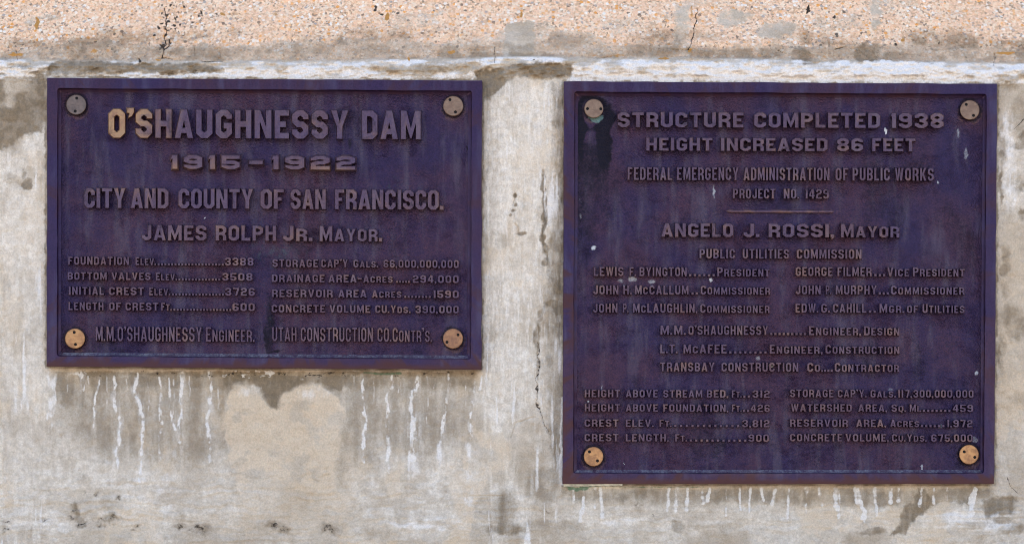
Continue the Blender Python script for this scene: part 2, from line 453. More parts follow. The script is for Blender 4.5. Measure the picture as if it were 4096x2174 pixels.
# --- pillar of plaster between the plaques
poly(pale, [(1222, 250), (1300, 205), (1372, 202), (1368, 420), (1345, 640), (1340, 900), (1216, 900)], 0.50, 22, 12)
blob(pale, 1290, 320, 45, 110, 0.72, 0.7); blob(pale, 1238, 480, 18, 170, 0.6, 0.6); blob(tan, 1310, 560, 50, 220, 0.55, 0.7); blob(tan, 1290, 900, 60, 200, 0.35, 0.7)
poly(pale, [(1222, 250), (1300, 205), (1400, 205), (1395, 420), (1360, 640), (1345, 900), (1330, 1100), (1216, 1100)], 0.85, 26, 14)
blob(pale, 1268, 420, 50, 240, .95, .7); blob(pale, 50, 600, 90, 220, .8, .8); blob(pale, 70, 900, 110, 260, .7, .8); blob(pale, 90, 350, 34, 60, .9, .6); blob(pale, 20, 440, 50, 70, .8, .7)
streak += 0.75 * sstep(1206, 1216, dU) * sstep(1424, 1412, dU) * sstep(190, 230, dV) * sstep(1120, 900, dV)
poly(damp, [(1396, 230), (1418, 215), (1418, 640), (1400, 560), (1404, 420)], 0.60, 8, 8)
poly(damp, [(1378, 600), (1418, 560), (1418, 960), (1418, 1225), (1395, 1190), (1375, 1010), (1372, 800)], 0.62, 10, 9)
blob(damp, 1402, 775, 14, 20, 0.95, 0.4, 8); blob(damp, 1408, 690, 10, 70, 0.8, 0.4, 6)
poly(damp, [(1330, 1180), (1418, 1160), (1440, 1230), (1400, 1265), (1320, 1250)], 0.50, 12, 10)
line(lime, [(1413, 1000), (1413, 1215)], 5, 7, 0.7, 1, 3, 12)
blob(damp, 1308, 545, 22, 32, 0.26, 0.4); blob(damp, 1312, 515, 7, 22, 0.35, 0.5)
# --- the field under the left plaque
poly(damp, [(130, 930), (1212, 932), (1205, 1040), (1170, 1120), (1010, 1170), (880, 1190), (560, 1150), (440, 1200), (260, 1150), (170, 1090), (132, 1010)], 0.52, 50, 24)
poly(damp, [(132, 934), (1210, 934), (1206, 985), (960, 990), (560, 985), (330, 985), (240, 1010), (138, 1000)], 0.70, 24, 14)
poly(damp, [(140, 932), (320, 934), (300, 990), (225, 1040), (150, 1030)], 0.66, 14, 12)
poly(damp, [(560, 940), (890, 940), (862, 985), (800, 965), (740, 975), (700, 1040), (675, 1025), (640, 975), (600, 962), (572, 1000)], 0.92, 8, 7)
poly(lime, [(118, 930), (142, 930), (140, 1000), (132, 1090), (118, 1090)], 0.55, 6, 4)
heart = [(572, 1010), (590, 975), (625, 962), (655, 985), (680, 1022), (698, 1030), (712, 995), (745, 968), (790, 962), (835, 990), (862, 1030), (852, 1090), (835, 1180), (830, 1280), (800, 1335), (620, 1335), (590, 1250), (580, 1150), (566, 1080)]
poly(damp, heart, -0.95, 9, 6, 3)
hm = Z0.copy(); poly(hm, heart, 1.0, 13, 13, 8); hmk = hm * (1 - .9 * sstep(1140, 1310, dV + wy * 30)); tan = np.maximum(tan, hm * (1 - 0.62 * sstep(1130, 1310, dV)) * (.42 + .80 * sstep(.34, .64, fbm(dU, dV, 50, 34, 85, 5)))); del hm
blob(lime, 622, 985, 34, 18, .34, .7); blob(lime, 790, 985, 52, 20, .36, .7); blob(damp, 862, 1130, 26, 110, .5, .8); blob(damp, 585, 1150, 16, 90, .35, .8); blob(tan, 850, 1180, 60, 120, .8, .7); blob(damp, 700, 1240, 130, 40, .22, .8); blob(tan, 720, 1250, 230, 70, .5, .7)
line(damp, [(848, 985), (866, 1030), (868, 1090), (850, 1180)], 14, 22, 0.36, 1.2, 6, 3)
line(damp, [(600, 965), (566, 1010), (560, 1060), (590, 1130), (590, 1240)], 10, 16, 0.32, 1.2, 6, 4)
blob(tan, 720, 1310, 300, 60, 0.45, 0.7); blob(lime, 640, 980, 22, 10, 0.35); blob(lime, 790, 985, 40, 14, 0.3)
damp = np.maximum(damp, .62 * sstep(130, 136, dU + gx * 3) * sstep(330, 150, dU) * sstep(930, 936, dV) * sstep(1075, 960, dV + wy * 20))
# rusty line and crust right under the plaque
line(tan, [(118, 930), (420, 933), (800, 939), (1210, 940)], 9, 12, 0.9, 1.2, 4, 21)
cr = sstep(150, 200, dU) * sstep(1215, 1195, dU) * sstep(928, 936, dV + gy * 4) * sstep(956, 940, dV + wy * 10 + gy * 8)
cn = fbm(dU, dV, 12, 7, 81, 4); cw = fbm(dU, dV, 120, 120, 82, 3)
lime = np.maximum(lime, cr * sstep(.50, .62, cn) * sstep(.40, .55, cw) * .8)
speck = np.maximum(speck, cr * sstep(.40, .32, cn) * .55); damp = np.maximum(damp, cr * .8)
line(green, [(915, 936), (960, 940), (1010, 938)], 5, 7, 0.6, 1, 3, 9)
# --- lime runs
run = Z0.copy()
runs = [([(204, 936), (208, 960), (209, 982)], 5, 4, 1.0), ([(246, 948), (244, 975), (236, 1005), (235, 1030)], 5, 3, .7), ([(252, 952), (247, 975), (238, 1005), (235, 1040), (234, 1076)], 5, 4, .95),
        ([(287, 948), (290, 975), (285, 1000), (294, 1035), (303, 1055), (300, 1110), (292, 1135), (296, 1175)], 8, 5, 1.0), ([(345, 940), (343, 965), (336, 980), (350, 1015), (361, 1060), (358, 1110), (352, 1170), (350, 1210)], 7, 7, .95),
        ([(398, 950), (405, 980), (402, 1020), (405, 1070), (402, 1120), (406, 1160)], 7, 9, .6), ([(424, 950), (426, 990), (429, 1040), (437, 1065), (446, 1090)], 6, 6, .7), ([(456, 938), (458, 965), (453, 1000), (455, 1040), (450, 1070), (452, 1120)], 9, 7, 1.0),
        ([(527, 936), (530, 965), (528, 995), (529, 1030), (520, 1055), (524, 1085), (530, 1130)], 8, 5, 1.0), ([(530, 1130), (528, 1200)], 8, 14, .4),
        ([(912, 942), (913, 980), (912, 1020), (920, 1060), (914, 1110), (913, 1160)], 6, 8, .85), ([(985, 945), (988, 970), (972, 1000), (976, 1030), (972, 1070), (978, 1120), (975, 1190)], 8, 10, .8),
        ([(1052, 950), (1046, 975), (1034, 1010), (1040, 1050), (1038, 1110), (1036, 1150)], 9, 18, 1.0), ([(1128, 940), (1126, 980), (1120, 1030), (1112, 1080), (1106, 1110)], 6, 6, .9), ([(1106, 1110), (1110, 1170)], 12, 22, .5),
        ([(1195, 960), (1190, 1000), (1184, 1050), (1180, 1100)], 6, 12, .75), ([(1215, 945), (1206, 980)], 10, 6, .7), ([(1180, 1090), (1176, 1200), (1180, 1260)], 20, 26, .38)]
for i, (p, a, b, s) in enumerate(runs):
    line(run, p, a * .72, b * .85, s, 1.7, 2.0, 40 + i); line(pale, p, a * 2.6, b * 4.5 + 6, .55 * s, 1.8, 5, 41 + i); line(lime, p, a * 1.8, b * 3 + 5, .30 * s, 1.8, 4, 43 + i); line(pale, [p[-1], (p[-1][0] - 4, p[-1][1] + 120)], b * 3 + 8, 34, .5 * s, 1.8, 6, 42 + i, fade=(1, .25))
for i, x in enumerate((170, 222, 268, 318, 372, 437, 476, 548, 890, 940, 1005, 1075, 1090, 1150, 1170)):
    L = 40 + 110 * ((i * 37) % 10) / 10
    line(run, [(x, 946), (x + 2, 946 + L * .5), (x - 2, 946 + L)], 3.2, 3.0, .36, 1.9, 1.5, 400 + i); line(pale, [(x, 946), (x - 2, 946 + L * 1.4)], 8, 18, .36, 1.8, 4, 430 + i)
for x, y, rx, ry, v in ((330, 1200, 190, 90, .75), (420, 1250, 120, 80, .9), (1030, 1220, 150, 110, .92), (1140, 1180, 90, 110, .6), (230, 1150, 90, 80, .45), (150, 1180, 140, 110, .7), (1080, 1320, 170, 30, .95), (420, 1310, 60, 40, .95), (80, 1310, 150, 30, .85), (240, 1300, 120, 20, .6)):
    blob(pale, x, y, rx, ry, v, .9, 30, 9)
if 1:
    pass
for x, y, rx, ry, s in ((430, 1150, 30, 40, .6), (420, 1240, 34, 60, .75), (395, 1300, 30, 30, .55), (350, 1200, 26, 40, .55), (300, 1070, 30, 40, .5), (360, 1120, 60, 50, .25), (240, 1090, 30, 40, .35), (1036, 1180, 24, 50, .85), (1030, 1250, 60, 60, .5),
                        (980, 1240, 60, 80, .45), (925, 1300, 30, 40, .6), (1120, 1200, 60, 60, .4), (1060, 1320, 110, 18, .85), (1180, 1230, 60, 80, .4), (200, 1200, 160, 120, .25), (100, 1310, 160, 24, .6), (330, 1260, 200, 40, .35), (60, 1200, 90, 120, .4)):
    blob(pale, x, y, rx, ry, min(1, s * 1.1), 0.8, 20)
    if s > .5: blob(lime, x, y, rx * .8, ry * .8, s * .55, 0.8, 20)
run *= 0.16 + 0.98 * sstep(.28, .62, fbm(dU, dV, 9, 16, 83, 4)); lime = np.maximum(lime, run); run[:] = 0
# --- right plaque: foot and margins
poly(damp, [(1425, 1226), (2500, 1222), (2500, 1262), (2250, 1275), (1900, 1268), (1430, 1262)], 0.62, 16, 12)
rr = np.random.default_rng(11)
for i, x in enumerate([1443, 1470, 1497, 1512, 1682, 1703, 1730, 1765, 1785, 1828, 1860, 1888, 1915, 1951, 1986, 2028, 2060, 2108, 2152, 2200, 2240, 2262, 2318, 2350, 2385, 2452]):
    L = rr.uniform(28, 85); dx = rr.uniform(-9, 9)
    line(run, [(x, 1228), (x + dx * .3, 1228 + L * .45), (x + dx, 1228 + L)], rr.uniform(4, 8), rr.uniform(4, 8), rr.uniform(.6, .95), 1.5, 2, 80 + i); line(pale, [(x, 1228), (x + dx, 1228 + L)], 10, 26, .5, 1.6, 5, 81 + i)
line(lime, [(2100, 1230), (2104, 1265), (2112, 1300)], 9, 7, .9, 1, 4, 120); line(lime, [(2158, 1230), (2163, 1262), (2176, 1285), (2172, 1312)], 8, 9, .9, 1, 4, 121); line(lime, [(2453, 1228), (2443, 1256), (2440, 1300)], 9, 12, 1, 1, 4, 122)
run *= 0.30 + 0.85 * sstep(.28, .66, fbm(dU, dV, 10, 20, 84, 4)); lime = np.maximum(lime, run)
blob(pale, 1900, 1320, 500, 20, .6, .7); blob(pale, 2240, 1290, 90, 34, .7, .6); blob(pale, 2430, 1300, 160, 40, .8, .7); blob(lime, 2460, 1310, 120, 24, .5, .8, 24); blob(lime, 2400, 1290, 60, 25, .45, .8, 24); blob(pale, 1650, 1310, 240, 16, .8, .8, 24); blob(lime, 1560, 1308, 80, 8, .4, .8)
poly(damp, [(2306, 1225), (2326, 1225), (2345, 1258), (2330, 1285), (2300, 1305), (2280, 1340), (2240, 1345), (2266, 1315), (2270, 1270), (2300, 1255)], 1.0, 6, 6)
poly(damp, [(2330, 1252), (2400, 1258), (2440, 1242), (2440, 1270), (2380, 1262), (2340, 1270)], 0.75, 6, 6)
poly(damp, [(2470, 1258), (2520, 1244), (2560, 1250), (2552, 1295), (2530, 1310), (2480, 1300)], 0.85, 8, 8)
blob(damp, 2508, 1310, 40, 12, 0.8); blob(damp, 2550, 1330, 40, 18, 0.6); blob(damp, 1270, 1290, 34, 60, 0.7, .5); blob(damp, 1270, 1335, 60, 16, 0.8, .5); blob(damp, 1390, 1320, 80, 14, 0.4)
blob(damp, 1700, 1325, 18, 20, 0.5); blob(damp, 2190, 1338, 40, 10, .6); blob(damp, 2420, 1250, 34, 10, .6)
for x, y, rx, ry, v in ((1560, 1310, 160, 24, .85), (1800, 1290, 240, 40, .7), (2080, 1280, 140, 40, .75), (2240, 1290, 70, 40, .9), (2430, 1295, 120, 40, .95), (1480, 1290, 50, 30, .6)):
    blob(pale, x, y, rx, ry, v, .9, 24, 9)
poly(green, [(1418, 1222), (1492, 1222), (1470, 1232), (1440, 1236)], 0.85, 4, 3); line(green, [(1492, 1222), (1640, 1224), (1770, 1224)], 4, 4, .5, 1, 2, 130)
line(tan, [(1500, 1225), (1900, 1226), (2480, 1223)], 7, 7, .8, 1, 4, 131)
blob(tan, 2545, 760, 60, 300, .5, .7); blob(lime, 2535, 350, 20, 90, .5, .7); blob(lime, 2540, 470, 16, 60, .6, .7)
for x, y, rx, ry, s in ((2517, 470, 5, 50, .8), (2572, 470, 10, 14, .9), (2572, 542, 12, 18, .9), (2528, 678, 12, 16, .85), (2547, 789, 32, 34, .62), (2513, 891, 7, 30, .9), (2517, 385, 12, 14, .8), (2550, 362, 26, 10, .8), (2576, 345, 14, 20, .8), (2528, 640, 12, 26, .8), (2560, 830, 24, 30, .75), (2522, 900, 8, 60, .5), (2522, 360, 10, 60, .55), (2545, 560, 30, 40, .35), (2555, 460, 20, 30, .5), (2530, 730, 12, 20, .5), (2560, 1000, 30, 20, .4), (2540, 205, 30, 24, .45), (2570, 290, 30, 60, .5)):
    blob(damp, x, y, rx, ry, s, .5, 10)
for p in ([(2576, 300), (2550, 325)], [(2534, 1200), (2544, 1225), (2560, 1240)]):
    line(speck, p, 2.6, 1.6, .7, 1, 2, int(p[0][1]))
r2 = np.random.default_rng(5)
for cx, cy, sx, sy, m in ((425, 34, 20, 16, 26), (422, 62, 22, 14, 20), (440, 66, 16, 10, 10), (508, 34, 6, 8, 6), (950, 26, 5, 8, 8), (408, 116, 8, 8, 6)):
    for _ in range(m):
        blob(speck, cx + r2.normal() * sx, cy + r2.normal() * sy, r2.uniform(2, 5), r2.uniform(2, 5), r2.uniform(.40, .80), .7, 3, 5)
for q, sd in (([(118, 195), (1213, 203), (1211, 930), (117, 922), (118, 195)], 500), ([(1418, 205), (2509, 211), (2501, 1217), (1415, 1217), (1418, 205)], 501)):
    pm_ = Z0.copy(); line(pm_, q, 7, 7, 1.0, 1.3, 3, sd); damp = np.maximum(damp, pm_ * .8); speck = np.maximum(speck, pm_ * .34 * sstep(.40, .62, fbm(dU, dV, 34, 34, 89, 4)))  # broken darker line along each plaque's outer edge
# --- bottom edge: dark growth specks
for x, y, r in ((14, 1308, 16), (110, 1310, 10), (182, 1290, 12), (205, 1312, 14), (184, 1274, 8), (260, 1308, 12), (288, 1304, 16), (252, 1322, 12), (345, 1318, 10), (330, 1330, 8), (455, 1326, 14), (500, 1328, 22), (480, 1338, 8), (690, 1325, 18), (715, 1330, 16), (830, 1332, 20), (238, 1240, 8), (300, 1255, 8), (210, 1236, 4), (12, 1328, 8), (1385, 1282, 4), (825, 1190, 3), (1215, 1290, 4), (1415, 1300, 5), (1510, 1285, 5), (1600, 1268, 8), (1640, 1290, 4)):
    blob(damp, x, y, r * 1.3, r * .7, .62, .7, 14, 10); blob(speck, x, y, r * .8, r * .45, .50, .7, 12, 11)
line(damp, [(185, 1270), (196, 1300), (208, 1320)], 16, 14, .7, 1, 5, 140)
# --- cracks
for x, y, rx, ry, v in ((1366, 470, 6, 14, .7), (1370, 512, 8, 12, .8), (1371, 545, 9, 14, .95), (1364, 598, 8, 10, .95), (1373, 628, 10, 13, .95), (1375, 660, 13, 12, .75), (1386, 688, 13, 14, .8), (1404, 725, 16, 30, .9), (1392, 764, 22, 11, 1.0), (1412, 760, 12, 24, .9),
                        (1360, 790, 8, 12, .7), (1352, 850, 8, 26, .75), (1355, 914, 7, 14, .8), (1380, 1080, 6, 8, .6), (1294, 492, 6, 5, .9), (1295, 513, 5, 5, .8), (1290, 528, 5, 5, .8), (1284, 540, 4, 4, .7), (1311, 586, 14, 5, .8), (1340, 600, 14, 16, .35)):
    blob(damp, x, y, rx, ry, v, 0.4, 5, 3)
line(damp, [(1366, 430), (1367, 475), (1370, 512), (1371, 545), (1363, 600), (1373, 628), (1376, 660), (1385, 690), (1404, 727)], 7, 10, .8, 1, 4, 301)
line(damp, [(1376, 768), (1362, 785), (1352, 826), (1350, 859), (1355, 914), (1350, 953)], 8, 6, .7, 1, 4, 302)
line(damp, [(1395, 210), (1400, 420), (1404, 700)], 10, 12, .45, 1.2, 8, 303)
cracks = [([(1352, 860), (1355, 914), (1350, 953), (1352, 1019), (1360, 1041), (1380, 1085)], 2.6, 2.0, .6), ([(1366, 440), (1370, 500), (1371, 548), (1363, 600), (1373, 628), (1378, 665)], 2.0, 1.6, .35), ([(1344, 1048), (1300, 1062), (1285, 1100)], 1.6, 1.4, .3),
          ([(1298, 488), (1290, 520), (1296, 560), (1308, 588)], 2.0, 1.5, .4),
          ([(1752, 22), (1752, 50), (1745, 75), (1742, 96), (1730, 125)], 2.8, 2.2, .72), ([(2030, 20), (2028, 34)], 4, 3, .9), ([(416, 22), (418, 60), (416, 90), (414, 118), (412, 145)], 3.2, 2.0, .68),
          ([(428, 100), (424, 116), (412, 124), (404, 112)], 3.2, 2.4, .7), ([(398, 147), (420, 146), (436, 150)], 2.2, 1.6, .7), ([(505, 154), (520, 156), (560, 154)], 2.2, 2, .7), ([(1245, 118), (1248, 150), (1246, 158)], 2.0, 2.0, .6), ([(44, 128), (40, 154)], 2, 1.6, .6),
          ([(490, 112), (489, 140)], 1.8, 1.4, .35), ([(552, 120), (550, 152)], 1.8, 1.4, .35), ([(1500, 148), (1540, 142), (1560, 138)], 2, 2, .5), ([(1690, 125), (1740, 126)], 2.0, 2.0, .5), ([(2500, 134), (2506, 150), (2498, 165)], 2.4, 2, .6), ([(2100, 124), (2130, 118)], 2.4, 1.8, .7), ([(1960, 128), (1978, 136)], 2.2, 1.8, .6),
          ([(1180, 1246), (1260, 1246)], 1.8, 1.4, .4)]
for i, (p, a, b, s) in enumerate(cracks):
    line(speck, p, a, b, s, 0.9, 4, 200 + i); line(hgt, p, a * 1.3, b * 1.3, -0.004, 0.9, 4, 200 + i, add=True)
for x, y, rx, ry, s in ((425, 34, 26, 22, .30), (545, 40, 6, 8, .5), (2034, 24, 5, 8, .8), (2100, 42, 4, 4, .8), (2255, 110, 5, 5, .8), (350, 156, 4, 4, .9), (1340, 150, 4, 3, .6), (410, 120, 8, 8, .5), (2365, 108, 3, 3, .8)):
    blob(speck, x, y, rx, ry, s, .6, 8, 7)
for x, y, rx, ry, s in ((92, 56, 5, 16, .85), (42, 186 - 50, 22, 4, .75), (238, 128, 10, 5, .6), (972, 40, 5, 10, .8), (560, 36, 6, 8, .6), (690, 40, 8, 5, .5), (1135, 182 - 50, 10, 4, .8), (1026, 148, 4, 10, .6), (400, 150, 8, 3, .7), (1736, 128, 6, 5, .9), (1672, 148, 16, 3, .8), (1740, 30, 4, 20, .5), (2270, 100, 6, 8, .6), (2530, 134, 24, 4, .8), (1560, 140, 14, 5, .5), (1310, 38, 5, 8, .7)):
    blob(lichen, x, y, rx, ry, s, .5, 6, 4)
streak += 0.18 * sstep(120, 100, dU) * sstep(400, 500, dV)
# --- relief: lumps, horizontal trowel drags near the foot, vertical brush drags between the plaques
face = 1 - back
hgt += (fbm(dU, dV, 120, 120, 31, 4) - 0.5) * 0.010 * face
hgt += (fbm(dU, dV, 9, 9, 32, 3) - 0.5) * 0.0022
foot = sstep(1110, 1290, dV) * face
rid = np.abs(fbm(dU + wx * 30, dV + wy * 16, 120, 9, 33, 4) - 0.5)
hgt += (fbm(dU + wx * 20, dV + wy * 14, 110, 9, 38, 4) - 0.5) * 0.008 * foot + (fbm(dU, dV, 30, 22, 39, 4) - 0.5) * 0.006 * face
hgt += (fbm(dU, dV, 6, 70, 34, 3) - 0.5) * 0.0050 * np.clip(streak * 1.3, 0, 1)
hgt += rim * (fbm(dU, dV, 30, 11, 35, 5) - 0.5) * 0.030
hgt += lime * (.4 + noise(dU, dV, 5, 5, 36)) * 0.0034
hgt -= damp * 0.0012
hgt += back * (fbm(dU, dV, 60, 26, 37, 4) - 0.5) * 0.012
hgt *= sstep(-600, -260, U) * sstep(4700, 4360, U)
# keep the face behind each plaque flat enough for the castings to sit on
for (a, b, c, d) in ((200, 320, 1915, 1460), (2265, 335, 3970, 1925)):
    inside = sstep(a - 60, a, U) * sstep(c + 60, c, U) * sstep(b - 40, b, V) * sstep(d + 60, d, V)
    hgt -= np.maximum(hgt - 0.001, 0) * inside
dep = dep + hgt
WX, WY, WZ = W(U, V, dep)
dU_, dV_ = dU, dV
damp_cut = 1 - .72 * hmk * sstep(1290, 1150, dV_); gv = fbm(dU_, dV_, 7, 60, 41, 4); gh = fbm(dU_, dV_, 70, 9, 42, 4); gi = fbm(dU_, dV_, 26, 26, 43, 5)
kf = sstep(1150, 1260, dV_) + rim; kf = np.clip(kf, 0, 1)
gr = gi * 0.5 + 0.5 * (gv * (1 - kf) + gh * kf)
pale = np.clip(pale * (0.55 + 0.8 * sstep(0.32, 0.66, gr)), 0, 1)
lime = np.clip(lime * (0.45 + 1.2 * sstep(0.30, 0.66, gr)), 0, 1)
gs = fbm(dU_, dV_, 16, 110, 47, 4); below = sstep(925, 940, dV_)
mixg = gi * (1 - .55 * below) + gs * .55 * below
damp = np.clip(damp * (0.66 + 0.50 * sstep(0.32, 0.66, mixg)), 0, 1)
pale = np.maximum(pale, .62 * sstep(.44, .68, fbm(dU_, dV_, 120, 240, 44, 5)) * (dV_ > seam + 10)); damp = np.maximum(damp, .28 * sstep(.54, .74, fbm(dU_, dV_, 70, 60, 45, 5)) * (dV_ > seam))
tan = np.maximum(tan, .65 * sstep(.50, .66, fbm(dU_, dV_, 90, 130, 48, 5)) * (dV_ > seam + 30)); pale *= 1 - .55 * sstep(.50, .66, fbm(dU_, dV_, 70, 90, 49, 5)); pale *= 1 - .75 * hmk
vw = sstep(.46, .74, fbm(dU_ + gx * 2, dV_, 10, 130, 46, 5)) * sstep(.36, .60, fbm(dU_, dV_, 60, 200, 50, 3))
reg = np.maximum(sstep(1208, 1222, dU_) * sstep(1424, 1405, dU_) * sstep(205, 240, dV_), np.maximum(sstep(118, 100, dU_) * sstep(330, 420, dV_), .45 * sstep(1040, 1150, dV_) * sstep(1330, 1240, dV_))) * (1 - hmk)
lime = np.maximum(lime, .80 * vw * reg); pale = np.maximum(pale, .8 * reg * sstep(.40, .62, fbm(dU_, dV_, 26, 160, 51, 4)))
damp *= damp_cut; A = np.stack([damp, lime, tan, agg], -1); Cc = np.stack([pale, Z0, Z0, Z0 + 1], -1); B = np.stack([speck, lichen, green, np.clip(streak, 0, 1)], -1)
top_z = WZ[-1:].max()
def pad(arr, n): return np.concatenate([arr, np.repeat(arr[-1:], n, 0)], 0)
nb = 4
cap_y = np.array([0.55, 0.95, 1.0, 1.0]); cap_z = np.array([top_z + 0.01, top_z, top_z - 0.06, 0.0])
WX = pad(WX, nb); WY = np.concatenate([WY, np.repeat(cap_y[:, None], U.shape[1], 1)]); WZ = np.concatenate([WZ, np.repeat(cap_z[:, None], U.shape[1], 1)])
A = pad(A, nb); Cc = pad(Cc, nb); B = pad(B, nb)
k = int(np.argmin(np.abs(vd / S - 151)))
wall = empty('concrete_wall', (0, 0.3, 0))
wall['label'] = 'weathered concrete wall streaked with white lime, carrying the two bronze plaques'
wall['category'] = 'wall'
wall['kind'] = 'thing'
for nm, sl in (('plaster_face', slice(0, k + 1)), ('aggregate_course', slice(k, None))):
    me = mesh_from_grid(nm, WX[sl], WY[sl] - 0.3, WZ[sl], {'mask_a': A[sl], 'mask_b': B[sl], 'mask_c': Cc[sl]})
    link(nm, me, MW, wall)
del A, B, WX, WY, WZ, U, V, dU, dV, wx, wy, gx, gy, hgt, dep

# ------------------------------------------------------------------ weathering of the bronze, by place on the wall
BOLT_AT = ((305, 419), (1813, 424), (300, 1353), (1812, 1353), (2375, 434), (3879, 440), (2374, 1824), (3876, 1816))
def bronze_mask(u, v, kind='plate', wear0=0.0):
    u = np.asarray(u, np.float32); v = np.asarray(v, np.float32)
    x, y = u / S, v / S
    n1 = fbm(x, y, 30, 30, 51, 4); n2 = fbm(x, y, 8, 8, 52, 3)
    jx = x + (n1 - 0.5) * 24 + (n2 - .5) * 8; jy = y + (fbm(x, y, 30, 30, 53, 4) - 0.5) * 24
    wear = np.full(u.shape, wear0, np.float32); lime = np.zeros(u.shape, np.float32); grime = lime.copy(); verd = lime.copy()
    def bl(cx, cy, rx, ry, soft=0.4):
        return sstep(1 + soft, 1 - soft, np.sqrt(((jx - cx) / rx) ** 2 + ((jy - cy) / ry) ** 2))
    if kind == 'letter':
        grime += 0.45 * sstep(.52, .70, n2) * (y < 600) + .15 * sstep(.5, .7, n1) * sstep(630, 650, y); wear += 0.22 * sstep(.5, .7, n1); wear += 0.62 * sstep(420, 290, x) * sstep(380, 360, y) + 0.15 * sstep(480, 400, x) * sstep(540, 470, y) + 0.25 * (n1 - 0.35)
        wear += 0.30 * sstep(408, 436, y) * sstep(445, 430, y) * sstep(1000, 900, x)
    if kind == 'frame':
        low = np.maximum(sstep(903, 918, y) * (x < 1300), sstep(1186, 1204, y))  # lower bars come out redder and slightly darker
        verd = np.maximum(0.85 * low, .42 * sstep(1395, 1440, x) * sstep(1446, 1436, x) + .5 * sstep(.46, .6, n1))
        grime = np.maximum(grime, 0.16 * low + 0.25 * sstep(.5, .75, n1))
        wear += 0.10 * (n1 - .3) +  0.30 * bl(1195, 915, 60, 14) + 0.22 * bl(1900, 1200, 200, 16, .8) + .2 * bl(1430, 1190, 24, 40, .8)
        lime = np.maximum(lime, 0.34 * bl(600, 208, 70, 10, .8)); lime = np.maximum(lime, 0.34 * bl(790, 210, 60, 10, .8))
        for cx, cy, r in ((1098, 222, 2.4), (1110, 224, 3), (1178, 222, 4), (1458, 210, 3), (1890, 220, 3), (2000, 218, 3), (1440, 466, 3.5), (1432, 640, 3)):
            lime = np.maximum(lime, 0.8 * sstep(r, r * .4, np.hypot(x - cx, y - cy)))
        for x0, x1, yy in ((1785, 1820, 214), (1825, 1850, 214), (440, 452, 206)):
            lime = np.maximum(lime, 0.85 * sstep(2.2, 1, np.abs(y - yy)) * sstep(x0 - 2, x0 + 4, x) * sstep(x1 + 2, x1 - 4, x))
        lime = np.maximum(lime, sstep(1.25, .75, np.hypot((x - 2494) / (3.2 + .1 * (y - 797)), (y - 797) / 15)))
    if kind == 'plate':
        # black run-off below the upper left bolt of the right plaque
        st = bl(1492, 285, 54, 46, .25) * (1 - bl(1492, 288, 34, 34, .3)) + bl(1520, 340, 20, 62, .4) + bl(1462, 330, 10, 60, .4)
        st = st + 0.62 * sstep(1545, 1520, jx) * sstep(1440, 1452, jx) * sstep(640, 420, jy) * sstep(330, 370, jy)
        grime = np.maximum(grime, np.clip(st, 0, 1))
        grime = np.maximum(grime, 0.5 * bl(1476, 560, 32, 80, .7))
        verd = np.maximum(verd, 0.6 * sstep(1.15, .8, np.hypot((jx - 1499) / 22, (jy - 288) / 26)) * sstep(280, 296, y))
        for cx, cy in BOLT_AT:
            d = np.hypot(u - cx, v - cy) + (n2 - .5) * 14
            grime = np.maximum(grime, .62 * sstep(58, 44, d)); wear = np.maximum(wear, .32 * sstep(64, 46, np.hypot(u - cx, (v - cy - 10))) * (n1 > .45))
        grime = np.maximum(grime, .40 * sstep(.54, .74, fbm(x, y, 110, 150, 57, 4)))
        # bluish runs, pale smears, droppings
        verd = np.maximum(verd, 0.30 * bl(668, 760, 24, 120, .7)); grime = np.maximum(grime, .62 * bl(676, 820, 12, 90, .7)); grime = np.maximum(grime, .55 * sstep(1520, 1470, jx) * sstep(1444, 1456, jx) * sstep(900, 500, jy) * sstep(330, 370, jy)); verd = np.maximum(verd, .30 * bl(1010, 470, 90, 60, .8)); verd = np.maximum(verd, .34 * bl(690, 640, 120, 60, .8)); verd = np.maximum(verd, .30 * bl(760, 840, 160, 20, .8)); verd = np.maximum(verd, .30 * bl(2400, 510, 30, 60, .8)); verd = np.maximum(verd, .28 * bl(2390, 880, 40, 70, .8))
        grime = np.maximum(grime, .72 * bl(668, 850, 7, 44, .6)); grime = np.maximum(grime, .6 * bl(1118 - 240, 365, 7, 14, .5)); grime = np.maximum(grime, .8 * bl(1176, 376, 4, 12, .5)); grime = np.maximum(grime, .7 * bl(690, 882, 30, 4, .5))
        for cx, cy, rx, ry, s in ((1493, 622, 7, 6, .72), (1590, 702, 13, 8, .5), (1562, 706, 10, 6, .4), (1640, 708, 12, 7, .5), (1788, 706, 5, 6, .7), (1460, 545, 4, 7, .38), (1460, 505, 3, 8, .36), (2228, 330, 3, 9, .85), (2410, 335, 5, 14, .45), (2430, 385, 6, 18, .45), (2360, 460, 4, 4, .6), (2456, 938, 5, 6, .55),
                                  (2450, 1104, 11, 9, .45), (2320, 1177, 3, 10, .55), (1906, 900, 8, 8, .5), (1796, 480, 3, 20, .5), (1513, 980, 2, 14, .6), (2240, 980, 10, 4, .4), (515, 548, 2, 2, .9), (2365, 1070, 6, 5, .6), (1940, 920, 5, 4, .9), (1480, 1010, 3, 3, .8), (1570, 1165, 2, 2, .7)):
            lime = np.maximum(lime, s * sstep(1.4, .6, np.hypot((x + (n2 - .5) * 9 - cx) / rx, (y + (n1 - .5) * 9 - cy) / ry)))
    if kind == 'letter':
        for cx, cy, r in ((2653 / S * 1.0, 700 / S, 6), (775 / 1.0, 300, 0.1), (1568, 716, 8), (1640, 716, 8)):
            lime = np.maximum(lime, 0.4 * sstep(r * 1.4, r * .5, np.hypot(x - cx, y - cy)))
        lime = np.maximum(lime, .30 * sstep(.80, .86, n2)); verd = np.maximum(verd, .25 * sstep(.60, .72, n1))
